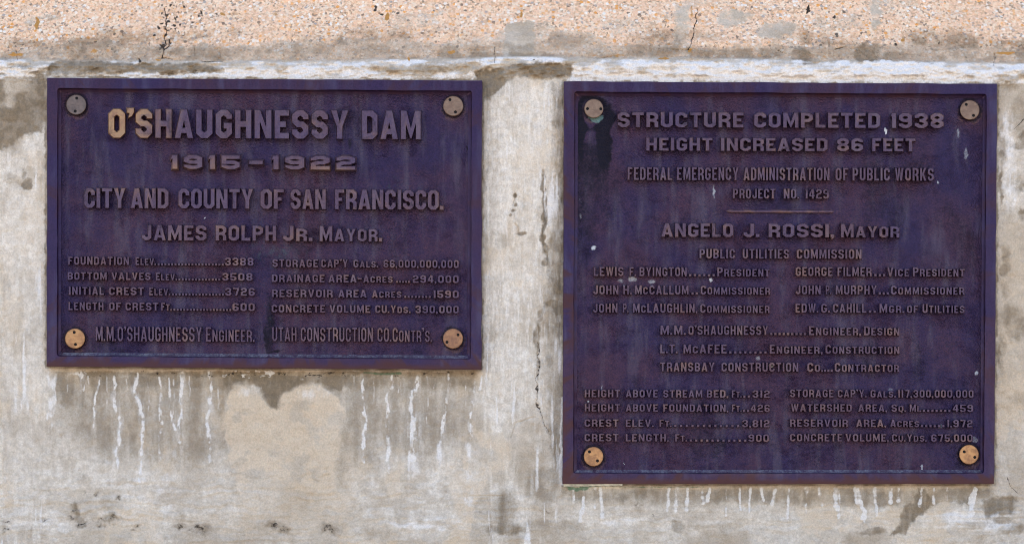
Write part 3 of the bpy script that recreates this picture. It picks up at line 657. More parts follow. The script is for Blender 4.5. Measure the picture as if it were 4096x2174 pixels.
    return np.stack([np.clip(wear, 0, 1), lime, grime, verd], -1)

class PB:
    """collects points given as (u, v, proud) and builds one mesh, local to its plaque"""
    def __init__(self):
        self.p = []; self.f = []
    def build(self, name, mat, root, kind='letter', wear0=0.0, smooth=False, dust=None):
        a = np.array(self.p, np.float64)
        x, y, z = W(a[:, 0], a[:, 1], a[:, 2])
        o = root.location
        me = bpy.data.meshes.new(name)
        me.from_pydata(np.stack([x - o.x, y - o.y, z - o.z], -1).tolist(), [], self.f)
        if smooth:
            me.polygons.foreach_set('use_smooth', np.ones(len(me.polygons), dtype=bool))
        if kind:
            at = me.attributes.new('mask', 'FLOAT_COLOR', 'POINT')
            mk = bronze_mask(a[:, 0], a[:, 1], kind, wear0)
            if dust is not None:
                mk[:, 1] = np.maximum(mk[:, 1], dust); mk[:, 3] *= dust < .1  # the painted sky glint shares the pale lime channel
            at.data.foreach_set('color', mk.astype(np.float32).ravel())
        me.update()
        return link(name, me, mat, root)

# ------------------------------------------------------------------ block letters: outlines in a w x h cell
def glyph(ch, w, h, tx, ty, cx, cy):
    ix, iy = max(cx - tx * 0.45, cx * 0.25), max(cy - ty * 0.45, cy * 0.25)
    m, hb = h * 0.5, ty * 0.5
    def oc(x0, y0, x1, y1, ax, ay, cs='abcd'):   # a bottom-left, b bottom-right, c top-right, d top-left
        ax = min(ax, (x1 - x0) * 0.42); ay = min(ay, (y1 - y0) * 0.42)
        o = []
        o += [(x0, y0 + ay), (x0 + ax, y0)] if 'a' in cs else [(x0, y0)]
        o += [(x1 - ax, y0), (x1, y0 + ay)] if 'b' in cs else [(x1, y0)]
        o += [(x1, y1 - ay), (x1 - ax, y1)] if 'c' in cs else [(x1, y1)]
        o += [(x0 + ax, y1), (x0, y1 - ay)] if 'd' in cs else [(x0, y1)]
        return o
    if ch in 'O0': return [oc(0, 0, w, h, cx, cy), oc(tx, ty, w - tx, h - ty, ix, iy)]
    if ch == 'Q': return [oc(0, 0, w, h, cx, cy), oc(tx, ty, w - tx, h - ty, ix, iy), [(w * .45, -ty * .1), (w * .62, -ty * 1.0), (w, -ty * 1.0), (w * .8, -ty * .1)]]
    if ch == 'D': return [oc(0, 0, w, h, cx, cy, 'bc'), oc(tx, ty, w - tx, h - ty, ix, iy, 'bc')]
    inn = [(w - tx, ty + iy), (w - tx - ix, ty), (tx + ix, ty), (tx, ty + iy), (tx, h - ty - iy), (tx + ix, h - ty), (w - tx - ix, h - ty), (w - tx, h - ty - iy)]
    if ch == 'C': return [[(w, h * .65), (w, h - cy), (w - cx, h), (cx, h), (0, h - cy), (0, cy), (cx, 0), (w - cx, 0), (w, cy), (w, h * .35), (w - tx, h * .35)] + inn + [(w - tx, h * .65)]]
    if ch == 'G': return [[(w, h * .68), (w, h - cy), (w - cx, h), (cx, h), (0, h - cy), (0, cy), (cx, 0), (w - cx, 0), (w, cy), (w, h * .54), (w * .5, h * .54), (w * .5, h * .54 - ty), (w - tx, h * .54 - ty)] + inn + [(w - tx, h * .68)]]
    if ch == 'S': return [[(w, h * .68), (w, h - cy), (w - cx, h), (cx, h), (0, h - cy), (0, m - hb + cy), (cx, m - hb), (w - tx - ix, m - hb), (w - tx, m - hb - iy), (w - tx, ty + iy), (w - tx - ix, ty), (tx + ix, ty), (tx, ty + iy), (tx, h * .32), (0, h * .32),
                           (0, cy), (cx, 0), (w - cx, 0), (w, cy), (w, m + hb - cy), (w - cx, m + hb), (tx + ix, m + hb), (tx, m + hb + iy), (tx, h - ty - iy), (tx + ix, h - ty), (w - tx - ix, h - ty), (w - tx, h - ty - iy), (w - tx, h * .68)]]
    if ch == '2': return [[(0, h * .66), (0, h - cy), (cx, h), (w - cx, h), (w, h - cy), (w, m - hb + cy), (w - cx, m - hb), (tx + ix, m - hb), (tx, m - hb - iy), (tx, ty), (w, ty), (w, 0), (0, 0), (0, m + hb - cy), (cx, m + hb), (w - tx - ix, m + hb), (w - tx, m + hb + iy), (w - tx, h - ty - iy), (w - tx - ix, h - ty), (tx + ix, h - ty), (tx, h - ty - iy), (tx, h * .66)]]
    if ch == '5': return [[(w, h), (0, h), (0, m - hb), (w - tx - ix, m - hb), (w - tx, m - hb - iy), (w - tx, ty + iy), (w - tx - ix, ty), (tx + ix, ty), (tx, ty + iy), (tx, h * .32), (0, h * .32), (0, cy), (cx, 0), (w - cx, 0), (w, cy), (w, m + hb - cy), (w - cx, m + hb), (tx, m + hb), (tx, h - ty), (w, h - ty)]]
    if ch in '69':
        g = [[(w, h * .70), (w, h - cy), (w - cx, h), (cx, h), (0, h - cy), (0, cy), (cx, 0), (w - cx, 0), (w, cy), (w, m + hb - cy), (w - cx, m + hb), (tx, m + hb), (tx, h - ty - iy), (tx + ix, h - ty), (w - tx - ix, h - ty), (w - tx, h - ty - iy), (w - tx, h * .70)], oc(tx, ty, w - tx, m - hb, ix, iy)]
        return g if ch == '6' else [[(w - x, h - y) for x, y in q] for q in g]
    if ch == '8': return [[(0, cy), (cx, 0), (w - cx, 0), (w, cy), (w, m - cy * .7), (w - cx * .5, m), (w, m + cy * .7), (w, h - cy), (w - cx, h), (cx, h), (0, h - cy), (0, m + cy * .7), (cx * .5, m), (0, m - cy * .7)], oc(tx, ty, w - tx, m - hb, ix, iy), oc(tx, m + hb, w - tx, h - ty, ix, iy)]
    if ch == '3': return [[(0, h * .67), (0, h - cy), (cx, h), (w - cx, h), (w, h - cy), (w, m + cy * .8), (w - cx * .5, m), (w, m - cy * .8), (w, cy), (w - cx, 0), (cx, 0), (0, cy), (0, h * .33), (tx, h * .33), (tx, ty + iy), (tx + ix, ty), (w - tx - ix, ty), (w - tx, ty + iy), (w - tx, m - hb - iy), (w - tx - ix, m - hb), (w * .36, m - hb), (w * .36, m + hb), (w - tx - ix, m + hb), (w - tx, m + hb + iy), (w - tx, h - ty - iy), (w - tx - ix, h - ty), (tx + ix, h - ty), (tx, h - ty - iy), (tx, h * .67)]]
    if ch == '4':
        b = h * .22; s0 = w - tx * 1.45; s1 = s0 + tx
        return [[(s1, 0), (s1, b), (w, b), (w, b + ty), (s1, b + ty), (s1, h), (s0 - tx * .1, h), (0, b + ty), (0, b), (s0, b), (s0, 0)], [(tx * .95, b + ty), (s0, b + ty), (s0, h - ty * 1.3)]]
    if ch == '7': return [[(0, h), (w, h), (w, h - ty), (w * .34 + tx, 0), (w * .34, 0), (w - tx * 1.05, h - ty), (0, h - ty)]]
    if ch == '1': return [[(w - tx, 0), (w, 0), (w, h), (w - tx, h), (0, h - ty * .7), (0, h - ty * 1.3), (w - tx, h - ty * .9)]] if w > tx * 1.05 else [[(0, 0), (w, 0), (w, h), (0, h)]]
    if ch == 'I': return [[(0, 0), (w, 0), (w, h), (0, h)]]
    if ch == 'A':
        a = tx * .56; q = (w / 2 - a) / h; b0 = h * .17; b1 = b0 + ty * .95
        L = lambda y: tx * 1.02 + y * q
        ap = (w / 2 - tx * 1.02) / q
        return [[(0, 0), (tx * 1.02, 0), (L(b0), b0), (w - L(b0), b0), (w - tx * 1.02, 0), (w, 0), (w / 2 + a, h), (w / 2 - a, h)], [(L(b1), b1), (w - L(b1), b1), (w / 2 + .01, min(ap, h * .84)), (w / 2 - .01, min(ap, h * .84))]]
    if ch == 'M': return [[(0, 0), (0, h), (tx * 1.1, h), (w / 2, h * .38), (w - tx * 1.1, h), (w, h), (w, 0), (w - tx * .95, 0), (w - tx * .95, h * .56), (w / 2 + tx * .12, h * .03), (w / 2 - tx * .12, h * .03), (tx * .95, h * .56), (tx * .95, 0)]]
    if ch == 'N': return [[(0, 0), (0, h), (tx * 1.05, h), (w - tx, h * .40), (w - tx, h), (w, h), (w, 0), (w - tx * 1.05, 0), (tx, h * .60), (tx, 0)]]
    if ch == 'H': return [[(0, 0), (0, h), (tx, h), (tx, m + hb), (w - tx, m + hb), (w - tx, h), (w, h), (w, 0), (w - tx, 0), (w - tx, m - hb), (tx, m - hb), (tx, 0)]]
    if ch == 'E': return [[(0, 0), (0, h), (w, h), (w, h - ty), (tx, h - ty), (tx, m + hb), (w * .78, m + hb), (w * .78, m - hb), (tx, m - hb), (tx, ty), (w, ty), (w, 0)]]
    if ch == 'F': return [[(0, 0), (0, h), (w, h), (w, h - ty), (tx, h - ty), (tx, m + hb), (w * .78, m + hb), (w * .78, m - hb), (tx, m - hb), (tx, 0)]]
    if ch == 'L': return [[(0, 0), (0, h), (tx, h), (tx, ty), (w, ty), (w, 0)]]
    if ch == 'T': return [[(w / 2 - tx / 2, 0), (w / 2 - tx / 2, h - ty), (0, h - ty), (0, h), (w, h), (w, h - ty), (w / 2 + tx / 2, h - ty), (w / 2 + tx / 2, 0)]]
    if ch == 'U': return [[(0, h), (tx, h), (tx, ty + iy), (tx + ix, ty), (w - tx - ix, ty), (w - tx, ty + iy), (w - tx, h), (w, h), (w, cy), (w - cx, 0), (cx, 0), (0, cy)]]
    if ch == 'J': return [[(w - tx, h), (w, h), (w, cy), (w - cx, 0), (cx, 0), (0, cy), (0, h * .34), (tx, h * .34), (tx, ty + iy), (tx + ix, ty), (w - tx - ix, ty), (w - tx, ty + iy)]]
    if ch == 'K': return [[(0, 0), (0, h), (tx, h), (tx, h * .56), (w - tx * 1.1, h), (w, h), (w * .62, h * .55), (w, 0), (w - tx * 1.1, 0), (w * .46, h * .40), (tx, h * .30), (tx, 0)]]
    if ch == 'P':
        mp = h * .38
        return [[(0, 0), (0, h), (w - cx, h), (w, h - cy), (w, mp + cy), (w - cx, mp), (tx, mp), (tx, 0)], oc(tx, mp + ty, w - tx, h - ty, ix, iy, 'bc')]
    if ch == 'R':
        mh = h * .46
        return [[(0, 0), (0, h), (w - cx, h), (w, h - cy), (w, mh + cy * .7), (w - cx * .55, mh), (w, mh - cy * .7), (w, 0), (w - tx, 0), (w - tx, mh - hb - iy), (w - tx - ix, mh - hb), (tx, mh - hb), (tx, 0)], oc(tx, mh + hb, w - tx, h - ty, ix, iy, 'bc')]
    if ch == 'B': return [[(0, 0), (0, h), (w - cx, h), (w, h - cy), (w, m + cy * .7), (w - cx * .5, m), (w, m - cy * .7), (w, cy), (w - cx, 0)], oc(tx, ty, w - tx, m - hb, ix, iy, 'bc'), oc(tx, m + hb, w - tx, h - ty, ix, iy, 'bc')]
    if ch == 'V': return [[(0, h), (tx * 1.05, h), (w / 2, h * .26), (w - tx * 1.05, h), (w, h), (w / 2 + tx * .5, 0), (w / 2 - tx * .5, 0)]]
    if ch == 'W': return [[(0, h), (tx, h), (w * .30, h * .32), (w * .5 - tx * .4, h), (w * .5 + tx * .4, h), (w * .70, h * .32), (w - tx, h), (w, h), (w * .70 + tx * .45, 0), (w * .70 - tx * .45, 0), (w * .5, h * .62), (w * .30 + tx * .45, 0), (w * .30 - tx * .45, 0)]]
    if ch == 'Y': return [[(0, h), (tx * 1.05, h), (w / 2, h * .60), (w - tx * 1.05, h), (w, h), (w / 2 + tx / 2, h * .42), (w / 2 + tx / 2, 0), (w / 2 - tx / 2, 0), (w / 2 - tx / 2, h * .42)]]
    if ch == '.': return [[(0, 0), (w, 0), (w, ty * 1.15), (0, ty * 1.15)]]
    if ch == ',': return [[(w * .1, -ty * .7), (w * .6, -ty * .5), (w, 0), (w, ty * 1.1), (0, ty * 1.1), (0, 0), (w * .35, 0)]]
    if ch == "'": return [[(w * .2, h * .70), (w * .7, h * .76), (w, h * .90), (w, h * 1.04), (0, h * 1.04), (0, h * .88), (w * .4, h * .86)]]
    if ch == '-': return [[(0, m - hb), (w, m - hb), (w, m + hb), (0, m + hb)]]
    raise KeyError(ch)

WIDTH = {'I': None, '1': 1.25, 'M': 1.28, 'W': 1.42, 'A': 1.12, 'V': 1.08, 'Y': 1.06, 'E': .88, 'F': .86, 'L': .84, 'J': .88, 'T': .96, '.': None, ',': None, "'": .42, '-': 1.5, 'K': 1.04, 'N': 1.04}

def area(q):
    return 0.5 * sum(q[i][0] * q[(i + 1) % len(q)][1] - q[(i + 1) % len(q)][0] * q[i][1] for i in range(len(q)))

def offset(q, d):
    """move a counter-clockwise contour outwards by d (holes come clockwise and shrink)"""
    n = len(q); o = []
    for i in range(n):
        (ax, ay), (bx, by), (cx, cy) = q[i - 1], q[i], q[(i + 1) % n]
        e1 = (bx - ax, by - ay); e2 = (cx - bx, cy - by)
        l1 = math.hypot(*e1) or 1e-9; l2 = math.hypot(*e2) or 1e-9
        n1 = (e1[1] / l1, -e1[0] / l1); n2 = (e2[1] / l2, -e2[0] / l2)
        k = 1 + n1[0] * n2[0] + n1[1] * n2[1]
        k = max(k, 0.45)
        o.append((bx + d * (n1[0] + n2[0]) / k, by + d * (n1[1] + n2[1]) / k))
    return o

def add_outline(pb, cs, base, rise, draft, at):
    """raise closed outlines off the plate; at maps (x, y) in letter space to (u, v)"""
    cs = [q if (area(q) > 0) == (i == 0 or area_sep(cs, i)) else q[::-1] for i, q in enumerate(cs)]
    rings = []
    for q in cs:
        st = []
        for off, zz in ((draft, base), (0.55, base + rise - 0.0016), (-0.75, base + rise)):
            st.append([len(pb.p) + j for j in range(len(q))])
            for x, y in offset(q, off):
                u, v = at(x, y)
                pb.p.append((u, v, zz))
        n = len(q)
        for a, b in ((0, 1), (1, 2)):
            for j in range(n):
                pb.f.append((st[a][j], st[a][(j + 1) % n], st[b][(j + 1) % n], st[b][j]))
        rings.append(st[2])
    flat = [i for r in rings for i in r]
    groups = []
    for i, r in enumerate(rings):       # holes belong to the outline before them
        if i == 0 or area(cs[i]) > 0: groups.append([r])
        else: groups[-1].append(r)
    for g in groups:
        ids = [i for r in g for i in r]
        vs = [[Vector((pb.p[i][0], -pb.p[i][1], 0)) for i in r] for r in g]
        for t in tessellate_polygon(vs):
            a, b, c = (ids[t[0]], ids[t[1]], ids[t[2]])
            pa, pb_, pc = pb.p[a], pb.p[b], pb.p[c]
            s = (pb_[0] - pa[0]) * -(pc[1] - pa[1]) + (pb_[1] - pa[1]) * (pc[0] - pa[0])
            pb.f.append((a, b, c) if s > 0 else (a, c, b))

def area_sep(cs, i):
    """a later outline that lies outside the first one is a solid of its own, not a hole"""
    x0 = min(p[1] for p in cs[0]); return max(p[1] for p in cs[i]) <= x0

def word(pb, text, x0, x1, ytop, ybot, slope, xref, base, rise, draft, tx=.30, tyk=.185, gap=.24, sc=.82, jit=0.0):
    """one word fitted between x0 and x1; lower-case letters come out as small capitals"""
    def wd(c):
        k = WIDTH.get(c.upper(), 1.0)
        k = tx * 1.02 if k is None else (tx * 1.25 if c == '1' else k)
        return k * (0.9 if c.islower() else 1.0)
    tot = sum(wd(c) for c in text) + gap * (len(text) - 1)
    for a, b in zip(text, text[1:]):
        if b in ".,'" or a == "'": tot -= gap * .35
    s = (x1 - x0) / tot
    H = ybot - ytop
    x = x0
    for i, c in enumerate(text):
        if i and (c in ".,'" or text[i - 1] == "'"): x -= gap * .35 * s
        low = c.islower(); C_ = c.upper()
        w = wd(c) * s; h = H * (sc if low else 1.0)
        t = tx * s * (.92 if low else 1)
        cs = glyph(C_, w, h, t, tyk * h if C_ not in '.,' else tyk * H, min(.30 * s, w * .33), min(.16 * h * (1 if tx > .25 else .9), h * .2))
        ox = x
        add_outline(pb, cs, base, rise, draft, lambda gx_, gy_: (ox + gx_, ybot + slope * (ox + gx_ - xref) - gy_))
        x += w + gap * s

def dots(pb, n, x0, x1, ybot, sz, slope, xref, base, rise, draft):
    for i in range(n):
        cx = x0 + (x1 - x0) * (i + .5) / n
        q = [(-sz / 2, 0), (sz / 2, 0), (sz / 2, sz), (-sz / 2, sz)]
        add_outline(pb, [q], base, rise, draft, lambda a, b: (cx + a, ybot + slope * (cx + a - xref) - b))

# ------------------------------------------------------------------ plaque castings
PLATE, FRAME = 0.020, 0.036

def frame_mesh(root, q):
    """moulded rim around the quad q = (top-left, top-right, bottom-right, bottom-left), with a coved inner edge"""
    prof = [(0, 0.000), (0, 0.010), (0, FRAME - .0015), (1.6, FRAME), (41, FRAME), (42.5, FRAME - .0010), (45, PLATE + .0066), (50, PLATE + .0036), (57, PLATE + .0004), (58, PLATE - .002)]
    rad = [3, 3, 3, 4, 10, 10, 9, 7, 5, 4]
    q = np.array(q, float)
    wd = np.linalg.norm(q[1] - q[0]); ht = np.linalg.norm(q[3] - q[0])
    def at(a, b):   # a across 0..wd, b down 0..ht
        s, t = a / wd, b / ht
        return (1 - t) * ((1 - s) * q[0] + s * q[1]) + t * ((1 - s) * q[3] + s * q[2])
    pb = PB(); rings = []; dust = []
    for ri, ((ins, z), r) in enumerate(zip(prof, rad)):
        pts = []
        x0, y0, x1, y1 = ins, ins, wd - ins, ht - ins
        cs = [((x0 + r, y1 - r), 180, 90), ((x1 - r, y1 - r), 90, 0), ((x1 - r, y0 + r), 0, -90), ((x0 + r, y0 + r), -90, -180)]
        corner = [[(cx + r * math.cos(math.radians(a0 + (a1 - a0) * k / 4)), cy + r * math.sin(math.radians(a0 + (a1 - a0) * k / 4))) for k in range(5)] for (cx, cy), a0, a1 in cs]
        for i in range(4):
            pts += corner[i]
            a, b = corner[i][-1], corner[(i + 1) % 4][0]
            N = 260 if i % 2 == 0 else 180
            pts += [(a[0] + (b[0] - a[0]) * k / N, a[1] + (b[1] - a[1]) * k / N) for k in range(1, N)]
        rings.append([len(pb.p) + i for i in range(len(pts))])
        for a, b in pts:
            dust.append(0.37 if 6 <= ri <= 8 and b > ht - ins - 2 else 0.0)  # sky glint painted pale along the lower inner cove
            u, v = at(a, b)
            if ri <= 5:
                u += 1.6 * (float(noise(u, v, 60, 60, 71)) - .5) * 2; v += 1.4 * (float(noise(u, v, 70, 70, 72)) - .5) * 2
            pb.p.append((u, v, z))
    n = len(rings[0])
    for A_, B_ in zip(rings, rings[1:]):
        for i in range(n):
            pb.f.append((A_[i], A_[(i + 1) % n], B_[(i + 1) % n], B_[i]))
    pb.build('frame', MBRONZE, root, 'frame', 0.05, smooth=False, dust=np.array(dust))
    return at, wd, ht

def plate_mesh(root, at, wd, ht):
    nx, ny = int((wd - 104) / 4), int((ht - 104) / 4)
    a = np.linspace(52, wd - 52, nx); b = np.linspace(ht - 52, 52, ny)
    uv = np.array([[at(x, y) for x in a] for y in b])
    u, v = uv[..., 0], uv[..., 1]
    bow = (fbm(u, v, 300, 300, 61, 3) - .5) * 0.0022 + (fbm(u, v, 30, 30, 62, 3) - .5) * 0.0007
    x, y, z = W(u, v, PLATE + bow)
    o = root.location
    me = mesh_from_grid('back_plate', x - o.x, y - o.y, z - o.z, {'mask': bronze_mask(u, v, 'plate', 0.04)})
    link('back_plate', me, MPLATE, root)

def bolt(root, c, holes, r, mat, lift=0.009):
    b0 = PLATE - .001; b1 = PLATE + lift
    pb = PB(); N = 48
    cu, cv = c
    def ring(cx, cy, rr, z, n, rev=False):
        ids = []
        for k in range(n):
            a = 2 * math.pi * k / n * (-1 if rev else 1)
            ids.append(len(pb.p)); pb.p.append((cx + rr * math.cos(a), cy - rr * math.sin(a), z))
        return ids
    R = [ring(cu, cv, r, b0, N), ring(cu, cv, r, b1 - .0014, N), ring(cu, cv, r - 2.2, b1, N)]
    for a, b in zip(R, R[1:]):
        for j in range(N):
            pb.f.append((a[j], a[(j + 1) % N], b[(j + 1) % N], b[j]))
    hr = [ring(hx, hy, 6.2, b1, 16, True) for hx, hy in holes]
    dn = [ring(hx, hy, 5.8, b1 - .006, 16, True) for hx, hy in holes]
    for a, b in zip(hr, dn):
        for j in range(16):
            pb.f.append((a[j], b[j], b[(j + 1) % 16], a[(j + 1) % 16]))
    ids = R[2] + hr[0] + hr[1]
    vs = [[Vector((pb.p[i][0], -pb.p[i][1], 0)) for i in q] for q in (R[2], hr[0], hr[1])]
    for t in tessellate_polygon(vs):
        a, b, c_ = ids[t[0]], ids[t[1]], ids[t[2]]
        p0, p1, p2 = pb.p[a], pb.p[b], pb.p[c_]
        s = (p1[0] - p0[0]) * -(p2[1] - p0[1]) + (p1[1] - p0[1]) * (p2[0] - p0[0])
        pb.f.append((a, b, c_) if s > 0 else (a, c_, b))
    o = pb.build('bolt_cap', mat, root, None)
    for hx, hy in holes:      # near-black disc painting in the shade inside each spanner hole
        h = PB(); ids = []
        for k in range(16):
            a = 2 * math.pi * k / 16
            h.p.append((hx + 5.9 * math.cos(a), hy - 5.9 * math.sin(a), b1 - .0022)); ids.append(k)
        h.f.append(tuple(ids))
        so = h.build('spanner_hole', MDARK, root, None); so.parent = o

def lettering(root, rows, slope, big=False):
    for row in rows:
        ref, yt, yb, items, kw = row
        kw = dict(kw); rise = kw.pop('rise', .011) * 1.2; draft = kw.pop('draft', 2.0)
        pb = PB()
        for it in items:
            if it[0] == '...':
                dots(pb, it[1], it[2], it[3], yb, kw.get('dot', 6.5), slope, ref, PLATE - .001, rise * .9, draft)
            else:
                k2 = {k: v for k, v in kw.items() if k != 'dot'}
                word(pb, it[0], it[1], it[2], yt, yb, slope, ref, PLATE - .001, rise, draft, **k2)
        pb.build('raised_lettering', MLETTER, root, 'letter', kw.get('wear', .07))

def plaque(label, quad, rows, slope, bolts):
    c = np.mean(np.array(quad), 0)
    x, y, z = W(c[0], c[1], 0.0)
    root = empty('bronze_plaque', (x, 0.0, z))
    root['label'] = label; root['category'] = 'plaque'; root['group'] = 'bronze plaques on the concrete wall'
    at, wd, ht = frame_mesh(root, quad)
    plate_mesh(root, at, wd, ht)
    lettering(root, rows, slope)
    for cc, hh, r, m in bolts:
        bolt(root, cc, hh, r, m)
    return root

CAP = [cap_material('bolt_dull_bronze', (0.20, 0.135, 0.105), (0.14, 0.10, 0.085)), cap_material('bolt_tan_bronze', (0.29, 0.175, 0.11), (0.21, 0.125, 0.085)),
       cap_material('bolt_bright_bronze', (0.50, 0.245, 0.10), (0.33, 0.16, 0.075)), cap_material('bolt_copper_bronze', (0.38, 0.18, 0.085), (0.25, 0.12, 0.07))]

B_ = dict(tx=.33, tyk=.20, gap=.20, rise=.017, draft=3.5)
SM = dict(tx=.31, tyk=.20, gap=.28, rise=.012, draft=2.2, dot=8)
ROW = [
    (500, 437, 551, [("O'SHAUGHNESSY", 435, 1393), ('DAM', 1448, 1683)], B_),
    (820, 621, 676, [('1915', 685, 959), ('-', 997, 1051), ('1922', 1089, 1421)], dict(tx=.27, tyk=.26, gap=.36, rise=.020, draft=7.0)),
    (500, 753, 832, [('CITY', 337, 501), ('AND', 523, 674), ('COUNTY', 714, 1012), ('OF', 1042, 1135), ('SAN', 1162, 1303), ('FRANCISCO.', 1340, 1774)], dict(tx=.34, tyk=.17, gap=.16, rise=.014, draft=3)),
    (700, 900, 961, [('JAMES', 568, 826), ('ROLPH', 863, 1104), ('Jr.', 1132, 1250), ('Mayor.', 1279, 1528)], dict(tx=.31, tyk=.20, gap=.22, rise=.013, draft=3)),
    (600, 1027, 1060, [('FOUNDATION', 273, 516), ('Elev.', 542, 624), ('...', 20, 628, 898), ('3388', 900, 1014)], SM),
    (600, 1089, 1120, [('BOTTOM', 271, 427), ('VALVES', 446, 602), ('Elev.', 624, 708), ('...', 13, 711, 884), ('3508', 889, 1010)], SM),
    (600, 1148, 1180, [('INITIAL', 276, 416), ('CREST', 436, 575), ('Elev.', 597, 681), ('...', 16, 685, 899), ('3726', 901, 1019)], SM),
    (600, 1209, 1241, [('LENGTH', 274, 414), ('OF', 436, 484), ('CREST', 502, 633), ('Ft.', 645, 687), ('...', 18, 691, 928), ('600', 930, 1019)], SM),
    (600, 1306, 1364, [("M.M.O'SHAUGHNESSY", 383, 807), ('Engineer.', 824, 1018)], dict(tx=.29, tyk=.13, gap=.26, rise=.011, draft=2)),
    (1400, 1037, 1069, [('STORAGE', 1090, 1272), ("CAP'Y", 1285, 1391), ('Gals.', 1414, 1513), ('66,000,000,000', 1534, 1835)], SM),
    (1400, 1098, 1129, [('DRAINAGE', 1088, 1298), ('AREA', 1314, 1426), ('-', 1431, 1447), ('Acres', 1453, 1570), ('...', 5, 1583, 1642), ('294,000', 1651, 1835)], SM),
    (1400, 1158, 1189, [('RESERVOIR', 1088, 1331), ('AREA', 1353, 1466), ('Acres', 1488, 1605), ('...', 8, 1614, 1726), ('1590', 1733, 1835)], SM),
    (1400, 1219, 1250, [('CONCRETE', 1087, 1300), ('VOLUME', 1318, 1481), ('CU.Yds.', 1501, 1642), ('390,000', 1662, 1835)], SM),
    (1400, 1309, 1365, [('UTAH', 1089, 1186), ('CONSTRUCTION', 1203, 1492), ("CO.Contr's.", 1510, 1728)], dict(tx=.29, tyk=.13, gap=.26, rise=.011, draft=2)),
]
plaque('smaller bronze plaque with a huge top line, dam name and 1915-1922 dates',
       [(188, 311), (1929, 322), (1926, 1478), (186, 1465)], ROW, 0.0055,
       [((305, 419), ((307, 393), (301, 445)), 40, CAP[0]), ((1813, 424), ((1800, 399), (1822, 448)), 40, CAP[1]), ((300, 1353), ((297, 1328), (302, 1376)), 40, CAP[2]), ((1812, 1353), ((1832, 1338), (1788, 1367)), 40, CAP[3])])

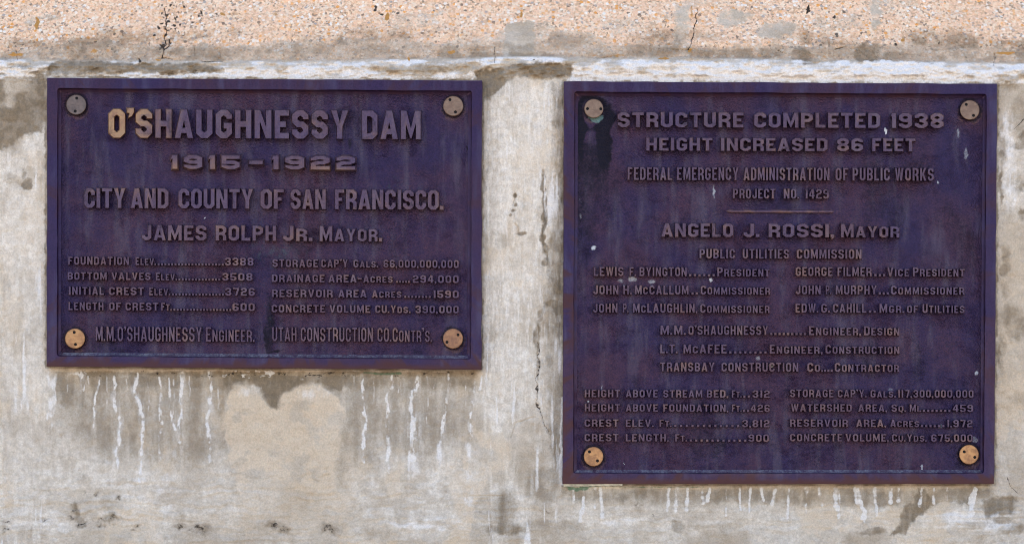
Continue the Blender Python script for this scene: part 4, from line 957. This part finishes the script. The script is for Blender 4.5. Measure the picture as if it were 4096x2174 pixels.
M1 = dict(tx=.31, tyk=.20, gap=.22, rise=.016, draft=3)
M2 = dict(tx=.34, tyk=.15, gap=.26, rise=.013, draft=2.4)
M3 = dict(tx=.31, tyk=.18, gap=.28, rise=.013, draft=2.2, dot=9)
ROW2 = [
    (2500, 449, 509, [('STRUCTURE', 2471, 2974), ('COMPLETED', 3017, 3520), ('1938', 3564, 3774)], M1),
    (2700, 551, 603, [('HEIGHT', 2585, 2850), ('INCREASED', 2884, 3310), ('86', 3349, 3452), ('FEET', 3489, 3661)], M1),
    (2700, 669, 720, [('FEDERAL', 2511, 2689), ('EMERGENCY', 2708, 2954), ('ADMINISTRATION', 2974, 3318), ('OF', 3342, 3393), ('PUBLIC', 3410, 3559), ('WORKS', 3580, 3735)], M2),
    (3100, 755, 794, [('PROJECT', 2932, 3101), ('NO.', 3135, 3197), ('1429', 3221, 3315)], M2),
    (2700, 893, 947, [('ANGELO', 2645, 2933), ('J.', 2974, 3038), ('ROSSI,', 3074, 3337), ('Mayor', 3364, 3597)], M1),
    (2900, 995, 1033, [('PUBLIC', 2798, 2940), ('UTILITIES', 2971, 3156), ('COMMISSION', 3187, 3446)], M2),
    (2700, 1068, 1104, [('LEWIS', 2375, 2494), ('F.', 2518, 2544), ('BYINGTON', 2558, 2747), ('...', 6, 2751, 2864), ('President', 2869, 3078)], M3),
    (2700, 1141, 1177, [('JOHN', 2373, 2474), ('H.', 2493, 2527), ('McCALLUM', 2540, 2754), ('...', 2, 2762, 2795), ('Commissioner', 2803, 3080)], M3),
    (2700, 1214, 1250, [('JOHN', 2372, 2470), ('P.', 2492, 2514), ('McLAUGHLIN,', 2532, 2789), ('Commissioner', 2801, 3078)], M3),
    (3500, 1068, 1104, [('GEORGE', 3183, 3330), ('FILMER', 3350, 3486), ('...', 3, 3493, 3545), ('Vice', 3549, 3636), ('President', 3652, 3858)], M3),
    (3500, 1141, 1177, [('JOHN', 3183, 3283), ('P.', 3303, 3325), ('MURPHY', 3343, 3507), ('...', 3, 3511, 3559), ('Commissioner', 3564, 3857)], M3),
    (3500, 1214, 1250, [('EDW.', 3182, 3273), ('G.', 3285, 3319), ('CAHILL', 3332, 3465), ('...', 2, 3470, 3508), ('Mgr.', 3518, 3617), ('of', 3628, 3672), ('Utilities', 3690, 3857)], M3),
    (3100, 1302, 1339, [('M.M.', 2642, 2743), ("O'SHAUGHNESSY", 2754, 3072), ('...', 9, 3076, 3228), ('Engineer,', 3236, 3444), ('Design', 3456, 3597)], M3),
    (3100, 1377, 1413, [('L.T.', 2641, 2710), ('McAFEE', 2734, 2906), ('...', 8, 2911, 3072), ('Engineer,', 3079, 3290), ('Construction', 3302, 3597)], M3),
    (3100, 1449, 1485, [('TRANSBAY', 2641, 2858), ('CONSTRUCTION', 2886, 3193), ('Co.', 3229, 3292), ('...', 3, 3294, 3333), ('Contractor', 3339, 3596)], M3),
    (2700, 1558, 1588, [('HEIGHT', 2339, 2480), ('ABOVE', 2503, 2631), ('STREAM', 2653, 2809), ('BED,', 2827, 2913), ('Ft.', 2928, 2966), ('...', 2, 2968, 3004), ('312', 3010, 3079)], M3),
    (2700, 1615, 1645, [('HEIGHT', 2339, 2480), ('ABOVE', 2503, 2631), ('FOUNDATION,', 2653, 2913), ('Ft.', 2928, 2966), ('...', 2, 2968, 3000), ('426', 3003, 3079)], M3),
    (2700, 1676, 1706, [('CREST', 2338, 2474), ('ELEV.', 2503, 2615), ('Ft.', 2638, 2686), ('...', 12, 2690, 2964), ('3,812', 2969, 3078)], M3),
    (2700, 1734, 1764, [('CREST', 2338, 2474), ('LENGTH,', 2503, 2675), ('Ft.', 2701, 2748), ('...', 11, 2752, 2992), ('900', 2994, 3076)], M3),
    (3500, 1557, 1588, [('STORAGE', 3160, 3334), ("CAP'Y.", 3351, 3466), ('Gals.', 3482, 3583), ('117,300,000,000', 3592, 3894)], M3),
    (3500, 1615, 1645, [('WATERSHED', 3164, 3407), ('AREA,', 3433, 3548), ('Sq.', 3566, 3624), ('Mi.', 3639, 3684), ('...', 7, 3687, 3806), ('459', 3811, 3892)], M3),
    (3500, 1676, 1706, [('RESERVOIR', 3160, 3392), ('AREA,', 3425, 3544), ('Acres', 3561, 3676), ('...', 6, 3679, 3782), ('1,972', 3788, 3890)], M3),
    (3500, 1734, 1764, [('CONCRETE', 3160, 3369), ('VOLUME,', 3382, 3555), ('Cu.Yds.', 3568, 3707), ('675,000', 3725, 3890)], M3),
]
right = plaque('larger, taller bronze plaque of many small lines under STRUCTURE COMPLETED 1938',
               [(2255, 325), (3989, 335), (3977, 1934), (2250, 1934)], ROW2, 0.0030,
               [((2375, 434), ((2350, 435), (2403, 436)), 38, CAP[1]), ((3879, 440), ((3865, 418), (3894, 462)), 39, CAP[1]), ((2374, 1824), ((2358, 1805), (2390, 1841)), 39, CAP[2]), ((3876, 1816), ((3857, 1805), (3899, 1827)), 39, CAP[2])])
# the half-round divider under the project number
pb = PB(); N = 40
for i in range(N + 1):
    t = i / N; e = min(1.0, t / .03, (1 - t) / .03) ** .5 if 0 < t < 1 else 0.05
    u = 2905 + 433 * t; vc = 845 + .004 * (u - 3120)
    for k in range(7):
        a = math.pi * k / 6
        pb.p.append((u, vc + 8 * e * math.cos(a), PLATE - .001 + .007 * e * math.sin(a)))
for i in range(N):
    for k in range(6):
        a = i * 7 + k
        pb.f.append((a, a + 7, a + 8, a + 1))
pb.build('divider_bar', MLETTER, right, 'letter', .10, smooth=True)
# pale bedding strip showing under the lower left edge
pb = PB(); N = 60
for i in range(N + 1):
    t = i / N; u = 2254 + 236 * t; hh = (7.5 - 4 * t) + 1.2 * math.sin(u * .21) * (.3 + t)
    for dv, z in ((-4, .018), (hh * .6, .018), (hh, .014), (hh + 1, .000)):
        pb.p.append((u, 1936 + dv, z))
for i in range(N):
    for k in range(3):
        a = i * 4 + k
        pb.f.append((a, a + 1, a + 5, a + 4))
pb.build('sealant_strip', MSEAL, right, None)
